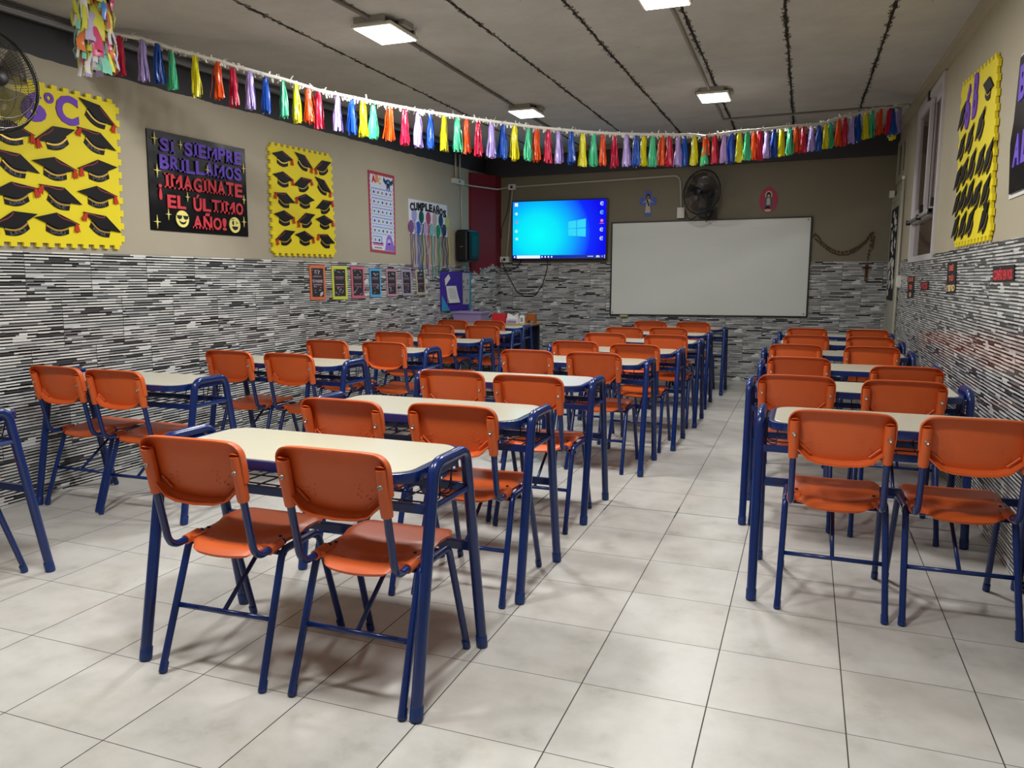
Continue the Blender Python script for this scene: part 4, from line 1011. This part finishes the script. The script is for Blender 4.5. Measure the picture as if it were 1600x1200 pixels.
b.prism(rect(.90, .018, .94, .03), scr, .0016, .002); b.prism(rect(.905, .036, .935, .048), scr, .0016, .002); b.prism(rect(.988, .0, .992, .06), scr, .0016, .002)
b.build('taskbar', [BARG, WG], sc_, fixn=False)
for u, v, k in ((.04, .95, 0), (.04, .79, 1), (.045, .645, 2), (.04, .485, 1), (.045, .35, 1), (.955, .93, 3), (.955, .78, 4), (.955, .64, 5), (.955, .49, 3), (.955, .34, 3)):
    b = MB(); cc = [WG, emi('icon_cyan', '#b8f4fc'), emi('icon_mauve', '#a890d0'), emi('icon_pale', '#cfe4ff'), emi('icon_teal', '#60d8e8'), emi('icon_coral', '#f07890')][k]
    if k == 0: b.prism(rect(u - .018, v - .03, u + .018, v + .03), scr, .0012, .002)
    elif k in (3, 4): b.prism(stroke([(u + .015 * math.cos(a), v + .03 * math.sin(a)) for a in [.6 + .5 * q for q in range(11)]], .009), scr, .0012, .002); b.prism(rect(u - .012, v - .003, u + .014, v + .006), scr, .0012, .002)
    else: b.prism(circle(u, v, .016, .027, 10), scr, .0012, .002)
    if k in (5,): b.prism(rect(u - .022, v - .05, u + .022, v - .042), scr, .0012, .002)
    b.build('desktop_icon', cc, sc_, fixn=False)
# ================================================================== whiteboard
t = thing('whiteboard', 'large whiteboard in a thin black frame on the back wall', 'whiteboard', (-.20, YB, 1.40))
def wbm(s, z, h): return (s, -.009 - h, z + .008 * s)
b = MB(); b.prism(rect(-1.20, -.585, 1.20, .585), wbm, .001, .014); b.build('writing_surface', mat('whiteboard_enamel', '#d6dbd6', .28, noise=.05, nscale=1.6, coat=.2), t, fixn=False)
b = MB()
for r_ in (rect(-1.215, -.60, 1.215, -.583), rect(-1.215, .583, 1.215, .60), rect(-1.215, -.583, -1.198, .583), rect(1.198, -.583, 1.215, .583)): b.prism(r_, wbm, 0, .024, True)
b.build('frame', BLACKP, t, fixn=False)
b = MB()
for x, z in ((1.17, .56), (-.02, .575), (-1.18, -.56), (1.17, -.56)): b.prism(circle(x, z, .008, .008, 8), wbm, .014, .018)
b.build('screw', BLACKP, t, fixn=False)
b = MB(); b.box(-1.27, -1.17, YB - .055, YB - .009, .775, .80); tag(b.build('board_eraser', mat('eraser_yellow', '#b5ae6a', .7), bevel=.005), 'small yellowish eraser under the left end of the whiteboard', 'eraser')

# ================================================================== cut-outs on the back wall, rosary
t = thing('paper_cross', 'blue paper cross with a robed figure, between the television and the fan', 'decoration')
b = MB()
b.prism([(-.995, 2.055), (-.905, 2.055), (-.915, 2.195), (-.85, 2.19), (-.845, 2.29), (-.915, 2.29), (-.91, 2.366), (-.995, 2.366), (-.99, 2.295), (-1.055, 2.29), (-1.06, 2.20), (-.985, 2.195)], wb, .001, .006); b.build('cross', mat('periwinkle_card', '#4a62b0', .6), t, fixn=False)
b = MB(); b.mat(0).prism([(-.985, 2.10), (-.915, 2.10), (-.925, 2.20), (-.93, 2.27), (-.97, 2.27), (-.975, 2.20)], wb, .006, .009); b.prism([(-1.02, 2.22), (-.97, 2.265), (-.97, 2.24)], wb, .006, .009); b.prism([(-.88, 2.22), (-.93, 2.265), (-.93, 2.24)], wb, .006, .009); b.mat(1).prism(circle(-.95, 2.30, .026, .034, 12), wb, .006, .009); b.mat(2).prism(circle(-.95, 2.292, .015, .02, 10), wb, .009, .010); b.mat(1).prism(stroke([(-.965, 2.265), (-.935, 2.18)], .018), wb, .009, .010)
b.build('robed_figure', [mat('robe_cream', '#b9b3a6', .7), mat('dark_brown_card', '#2a1a14', .7), mat('skin_card', '#a87a60', .7)], t, fixn=False)
t = thing('paper_madonna', 'crimson almond shaped paper cut-out of a veiled figure above the whiteboard', 'decoration')
b = MB(); cx, cy = .507, 2.215
b.prism([(cx + .106 * math.sin(a) * (1 - .22 * max(0, math.cos(a)) ** 2), cy + .157 * math.cos(a)) for a in [2 * PI * k / 44 for k in range(44)]], wb, .001, .006); b.build('halo_card', mat('crimson_card', '#a8304a', .6), t, fixn=False)
b = MB(); b.mat(3).prism(circle(cx, cy + .055, .042, .05, 16), wb, .006, .008); b.mat(0).prism([(cx - .02, cy + .07), (cx + .02, cy + .07), (cx + .045, cy - .04), (cx + .05, cy - .07), (cx - .05, cy - .07), (cx - .045, cy - .04)], wb, .008, .010); b.mat(1).prism(circle(cx, cy + .055, .026, .036, 12), wb, .010, .011); b.mat(2).prism(circle(cx, cy + .045, .015, .02, 10), wb, .011, .012)
b.mat(3).prism([(cx - .018, cy + .02), (cx + .018, cy + .02), (cx + .022, cy - .06), (cx - .022, cy - .06)], wb, .010, .011); b.mat(1).prism(circle(cx - .005, cy - .10, .03, .026, 12), wb, .006, .009); b.mat(3).prism(circle(cx - .003, cy - .125, .04, .018, 12), wb, .006, .010)
b.build('veiled_figure', [mat('veil_teal', '#3c6a88', .7), mat('hair_black', '#15110f', .7), mat('skin_pale', '#caa890', .7), mat('robe_ivory', '#c2bca6', .7)], t, fixn=False)
t = thing('wall_rosary', 'large wooden bead rosary with crucifix draped right of the whiteboard', 'rosary')
WOOD = mat('bead_wood', '#5e4020', .4, noise=.2, nscale=60)
def bez(p, n):
    out = []
    for i in range(len(p) - 1):
        a, c = p[i], p[i + 1]; L = math.hypot(a[0] - c[0], a[1] - c[1]); k = max(1, round(L / n)); out += [(a[0] + (c[0] - a[0]) * j / k, a[1] + (c[1] - a[1]) * j / k) for j in range(k)]
    return out
cur = [(1.05, 1.80), (1.035, 1.775), (1.06, 1.74), (1.12, 1.68), (1.18, 1.63), (1.25, 1.58), (1.33, 1.555), (1.42, 1.56), (1.50, 1.60), (1.57, 1.66), (1.625, 1.73), (1.655, 1.80)]
cur2 = [(1.05, 1.80), (1.09, 1.765), (1.12, 1.715), (1.20, 1.645), (1.28, 1.60), (1.36, 1.585), (1.44, 1.60), (1.52, 1.645), (1.60, 1.71), (1.64, 1.78), (1.67, 1.805), (1.685, 1.76), (1.68, 1.70), (1.675, 1.64), (1.67, 1.60)]
cur3 = [(1.655, 1.80), (1.66, 1.72), (1.655, 1.66), (1.648, 1.60), (1.64, 1.52), (1.637, 1.455)]
b = MB()
for cc in (cur, cur2, cur3): b.tube([wb(x, z, .014) for x, z in cc], .002, 5)
b.build('cord', WOOD, t)
nb = 0
for cc, h in ((cur, .016), (cur2, .022), (cur3, .018)):
    for (x, z) in bez(cc, .033 if cc is not cur3 else .05):
        c = MB(); c.ball(wb(x, z, h), 0.0115, 8); c.build('bead', WOOD, t); nb += 1
b = MB(); b.mat(0).prism(rect(1.616, 1.252, 1.650, 1.450), wb, .010, .024); b.prism(rect(1.583, 1.383, 1.685, 1.416), wb, .010, .024); b.mat(1).prism(rect(1.627, 1.29, 1.639, 1.41), wb, .024, .032); b.prism(stroke([(1.60, 1.408), (1.633, 1.395), (1.668, 1.408)], .010), wb, .024, .030); b.prism(circle(1.633, 1.418, .009, .011, 8), wb, .024, .034)
b.build('crucifix', [WOOD, mat('dark_bronze', '#3c2a1c', .4, metal=.5)], t, fixn=False)

# ================================================================== electrical boxes, conduits, cables
def jbox(label, wall, s0, s1, z0, z1, hole=True, nm='junction_box'):
    t = thing(nm, label, 'electrical box'); h0 = .009
    b = MB(); b.prism(rect(s0, z0, s1, z1), wall, h0 - .008 if z0 > 1.48 else h0, .05, True); b.build('housing', WHITEP, t, bevel=.003)
    if hole: b = MB(); b.prism(circle((s0 + s1) / 2, (z0 + z1) / 2, min(s1 - s0, z1 - z0) * .26, None, 14), wall, .05, .053); b.build('socket', BLACKP, t, fixn=False)
    else: b = MB(); b.prism(rect(s0 + (s1 - s0) * .2, z0 + (z1 - z0) * .15, s1 - (s1 - s0) * .2, z1 - (z1 - z0) * .15), wall, .05, .056); b.build('rocker', WHITEP, t, fixn=False)
jbox('white junction box on the left wall beside the red column', wl, 4.71, 5.0, 2.43, 2.49)
jbox('white junction box above the television, right of the red column', wb, -2.84, -2.74, 2.447, 2.52)
jbox('white socket box below the red column, left of the television', wb, -2.955, -2.83, 1.482, 1.56)
jbox('white switch box left of the back fan', wb, -.575, -.485, 2.02, 2.15, False, 'switch_box')
jbox('small white switch box high in the back right corner', wb, 1.822, 1.878, 2.19, 2.27, False, 'switch_box')
jbox('white light switch on the right wall beside the door', wr, -4.69, -4.63, 1.19, 1.31, False, 'switch_box')
CW = mat('white_conduit', '#b9b5a8', .5)
def conduit(pts, r, label, m=CW, cat='pipe', nm='wall_conduit'):
    b = MB(); b.tube(pts, r, 8); tag(b.build(nm, m), label, cat)
conduit([wl(4.80, 2.49, .02), wl(4.80, 2.80, .02)], .013, 'left one of two short white conduits above the junction box')
conduit([wl(4.93, 2.49, .02), wl(4.93, 2.80, .02)], .013, 'right one of two short white conduits above the junction box')
conduit([wl(4.97, 2.43, .02), wl(4.97, 1.88, .02)], .008, 'thin conduit dropping to the loudspeaker')
conduit(fillet([wl(5.0, 2.455, .02), (-3.13, 5.22, 2.45), (-2.93, 5.64, 2.44), (-2.92, 5.83, 2.47), wb(-2.83, 2.485, .02)], .05), .010, 'white conduit crossing the red column')
conduit(fillet([wb(-2.74, 2.487, .014), wb(-.555, 2.545, .014), wb(-.53, 2.15, .014)], .09), .011, 'long white conduit above the television bending down to the switch')
conduit([wb(-2.79, 2.45, .014), wb(-2.87, 1.56, .014)], .011, 'white conduit slanting down left of the television')
CB = mat('black_cable', '#0c0c0d', .5)
conduit(fillet([wb(-2.82, 2.45, .012), wb(-2.86, 2.17, .012), wb(-2.95, 1.93, .012), wb(-2.95, 1.80, .012)], .05), .005, 'thin black cable beside the slanting conduit', CB, 'cable', 'power_cable')
conduit(fillet([wb(-2.93, 1.52, .054), wb(-2.89, 1.38, .03), wb(-2.72, 1.09, .02), wb(-2.60, 1.02, .02), wb(-2.46, 1.03, .02), wb(-2.35, 1.18, .02), wb(-2.285, 1.40, .02), wb(-2.27, 1.53, .05)], .08), .006, 'black cable hanging in a deep loop under the television', CB, 'cable', 'power_cable')
conduit(fillet([(-2.99, 5.62, 1.50), (-2.95, 5.74, 1.43), wb(-2.86, 1.365, .03), wb(-2.72, 1.41, .02), wb(-2.63, 1.53, .05)], .08), .006, 'black cable in a shallow loop from the red column to the television', CB, 'cable', 'power_cable')
conduit(fillet([wb(-.48, 2.10, .012), wb(-.44, 2.02, .012), wb(-.40, 2.0, .014), wb(-.32, 2.06, .02)], .03), .004, 'thin black cable between the switch box and the fan', CB, 'cable', 'power_cable')
conduit([wr(-4.90, 2.30, .024), wr(-4.90, .02, .024)], .014, 'vertical white conduit on the right wall beside the door')
b = MB(); b.tube([wr(-4.90, 2.29, .024), wr(-4.90, 2.325, .024)], .02, 8); b.build('conduit_cap', WHITEP, bpy.data.objects['wall_conduit.006'])

# ================================================================== things on the right wall
def rsign(label, corners, lines, cols):
    t = thing('word_sign', label, 'sign'); Q0 = quad(corners, wr); Q = lambda u, v, h: Q0(u, v, h + .009)
    b = MB(); b.prism(rect(0, 0, 1, 1), Q, .0, .004); b.build('card', BLACKF, t, fixn=False); n = len(lines)
    for i, l in enumerate(lines):
        b = MB(); y1 = 1 - i / n - .06 / n * n * .5; y0 = 1 - (i + 1) / n + .05
        b.text(l, Q, .5 - min(.44, .13 * len(l)), y0 + .04 / n, .5 + min(.44, .13 * len(l)), y1 - .08 / n, .004, .006, .03); b.build('lettering', mat('sign_' + cols[i], {'coral': '#e0604a', 'red': '#d03a44', 'cream': '#e8c890'}[cols[i]], .6), t, fixn=False)
rsign('tall black word card with coral letters on the right wall tiles, nearer one', [(1.87, 1.384), (1.534, 1.386), (1.50, 1.187), (1.835, 1.177)], ['SÉ', 'TÚ', 'MISMO'], ['coral', 'coral', 'cream'])
rsign('wide black word card nearest the viewer on the right wall tiles', [(.462, 1.342), (.02, 1.344), (.0, 1.268), (.44, 1.261)], ['CONFÍO EN VOS'], ['red'])
rsign('tall black word card with coral letters on the right wall, nearest the door', [(4.069, 1.298), (3.605, 1.302), (3.581, 1.105), (4.0, 1.095)], ['QUE', 'TE', 'Ú'], ['coral', 'coral', 'cream'])
rsign('small black word card with red letters between the two tall cards', [(3.122, 1.248), (2.70, 1.255), (2.70, 1.191), (3.105, 1.18)], ['VOS'], ['red'])
t = thing('door_poster', 'tall black poster with white patches hanging on the door', 'poster'); b = MB(); b.prism(rect(-5.74, 1.04, -5.08, 2.04), wr, .036, .041); b.build('sheet', BLACKF, t, fixn=False)
b = MB()
for k in range(34):
    x, z = rs.uniform(-5.68, -5.14), rs.uniform(1.10, 1.97); r1 = rs.uniform(.03, .08); a0 = rs.uniform(0, 6)
    b.prism([(x + r1 * rs.uniform(.4, 1.1) * math.cos(a0 + 2 * PI * q / 7), z + r1 * .8 * rs.uniform(.4, 1.1) * math.sin(a0 + 2 * PI * q / 7)) for q in range(7)], wr, .041, .0425 + .0002 * k)
b.build('white_patch', PAPER, t, fixn=False)
t = thing('slogan_poster', 'black poster with purple letters cut off by the right picture edge', 'poster')
b = MB(); P = [(-.24, 1.67), (.70, 1.67), (.70, 2.33), (-.24, 2.31)]
b.mat(0).prism([(-.28, 1.66), (.72, 1.66), (.72, 2.36), (-.27, 2.33), (-.30, 2.05)], wr, .002, .006); b.mat(1).prism([(-.25, 1.68), (.70, 1.68), (.70, 2.34), (-.25, 2.31), (-.275, 2.03), (-.31, 1.93)], wr, .006, .014); b.build('sheet', [PAPER, mat('black_bag_plastic', '#131318', .3)], t, fixn=False)
for i, (z, h) in enumerate(((2.10, .16), (1.80, .15))):
    for k, c in enumerate('AL' if i else 'BI'):
        b = MB(); b.text(c, wrm, -.20 + k * .15, z, -.08 + k * .15, z + h, .014, .02, .04); b.build('letter', PUR2, t, fixn=False)

# ================================================================== teacher's desk and what stands on it
t = thing('teacher_desk', 'wood topped teacher desk on dark legs in the back left corner', 'desk', (-2.58, 4.70, 0))
b = MB(); b.box(-.50, .50, -.28, .32, .705, .732); b.build('desk_top', mat('light_wood_top', '#b99c6c', .35, noise=.12, nscale=6), t, bevel=.003)
b = MB(); b.box(-.505, .505, -.285, .325, .695, .7055); b.build('edge_band', mat('desk_dark_edge', '#23201f', .5), t)
DL = mat('desk_navy_metal', '#14182e', .4)
for sx_ in (-1, 1):
    for sy_ in (-.25, .29):
        b = MB(); b.box(sx_ * .46 - .018, sx_ * .46 + .018, sy_ - .018, sy_ + .018, 0, .696); b.build('leg', DL, t, bevel=.003)
b = MB(); b.box(-.44, .44, .27, .285, .38, .696); b.build('modesty_panel', DL, t)
zt = .7322
t = thing('storage_bin', 'lavender plastic storage tub with rim on the teacher desk', 'tub', (-2.90, 4.68, zt)); b = MB()
def tub(b, x0, x1, y0, y1, h, tp, th):
    o = [(x0 + tp, y0 + tp), (x1 - tp, y0 + tp), (x1 - tp, y1 - tp), (x0 + tp, y1 - tp)]; T = [(x0, y0), (x1, y0), (x1, y1), (x0, y1)]
    I = [(x0 + th, y0 + th), (x1 - th, y0 + th), (x1 - th, y1 - th), (x0 + th, y1 - th)]; J = [(x + (th if x < (x0 + x1) / 2 else -th), y + (th if y < (y0 + y1) / 2 else -th)) for x, y in o]
    vs = [(x, y, 0) for x, y in o] + [(x, y, h) for x, y in T] + [(x, y, h) for x, y in I] + [(x, y, th) for x, y in J]
    fs = [(0, 3, 2, 1), (12, 13, 14, 15)]
    for k in (0, 4, 8):
        for i in range(4): j = (i + 1) % 4; fs.append((k + i, k + j, k + 4 + j, k + 4 + i))
    b.add(vs, fs)
LAV = mat('lavender_plastic', '#9a8cc0', .35)
tub(b, -.20, .20, -.14, .14, .125, .025, .004); b.build('body', LAV, t, bevel=.006)
b = MB()
for (x0, x1, y0, y1) in ((-.208, .208, -.148, -.136), (-.208, .208, .136, .148), (-.208, -.196, -.136, .136), (.196, .208, -.136, .136)): b.box(x0, x1, y0, y1, .108, .128)
b.build('rim', LAV, t, bevel=.003)
t = thing('spray_bottle', 'clear spray bottle on the teacher desk between the tub and the red box', 'bottle', (-2.575, 4.80, zt))
b = MB(); b.lathe([(.0001, 0), (.034, 0), (.036, .01), (.036, .10), (.022, .135), (.014, .15), (.014, .16)], 18); b.build('body', mat('clear_plastic', '#aebcc4', .1, trans=.25), t)
b = MB(); b.box(-.012, .012, -.045, .02, .16, .185); b.box(-.006, .006, -.04, -.03, .12, .165); b.build('trigger_head', mat('pale_plastic', '#b8b8c0', .4), t, bevel=.002)
t = thing('pencil_box', 'red open box on the teacher desk', 'box', (-2.46, 4.56, zt)); b = MB(); tub(b, -.085, .085, -.06, .06, .115, .0, .003); b.build('carton', mat('red_card', '#c2202c', .5), t)
t = thing('tissue_pack', 'white box with blue band stacked with tissues on the teacher desk', 'box', (-2.285, 4.56, zt))
b = MB(); b.box(-.078, .078, -.05, .05, 0, .06); b.build('carton', mat('white_carton', '#c9cbd6', .5), t, bevel=.004)
b = MB(); b.box(-.065, .05, -.052, -.049, .008, .035); b.build('printed_band', mat('violet_print', '#8a80a8', .5), t)
b = MB(); b.add([(-.075, -.03, .06), (.06, -.03, .06), (.06, .03, .06), (-.075, .03, .06), (-.07, -.02, .118), (-.01, 0, .085), (.055, -.02, .12), (-.07, .02, .118), (.055, .02, .12)], [(0, 1, 6, 5, 4), (3, 7, 5, 8, 2), (0, 4, 7, 3), (1, 2, 8, 6), (4, 5, 7), (5, 6, 8)]); b.build('tissue', PAPER, t)
t = thing('glue_bottle', 'white glue bottle on the teacher desk beside the brown holder', 'bottle', (-2.175, 4.56, zt)); b = MB(); b.box(-.030, .030, -.018, .018, 0, .098); b.build('body', PAPER, t, bevel=.008)
b = MB(); b.lathe([(.014, .097), (.014, .112), (.006, .118), (.005, .13), (.0001, .13)], 12); b.build('cap', mat('green_grey_cap', '#8a9a8c', .4), t)
b = MB(); b.box(-.016, .016, -.0195, -.0175, .02, .07); b.build('bottle_label', mat('grey_label', '#8b909c', .5), t)
t = thing('wooden_holder', 'orange brown wooden holder at the right end of the teacher desk', 'holder', (-2.115, 4.72, zt))
b = MB(); P = [(-.055, 0), (-.035, 0)] + [(-.035 + .07 * i / 10 if False else -.035 * math.cos(PI * i / 10), .035 * math.sin(PI * i / 10)) for i in range(1, 10)] + [(.035, 0), (.055, 0), (.055, .10)] + [(.055 - .11 * i / 8, .10 + .012 * math.sin(PI * i / 8)) for i in range(1, 8)] + [(-.055, .10)]
b.prism(P, lambda x, z, h: (x, -h, z), -.04, .04, True); b.build('body', mat('orange_wood', '#9a5320', .5, noise=.15), t)
b = MB(); b.lathe([(.0001, .108), (.012, .108), (.008, .125), (.012, .14), (.0001, .148)], 10); b.build('knob', mat('brass_knob', '#a08a50', .3, metal=.7), t)
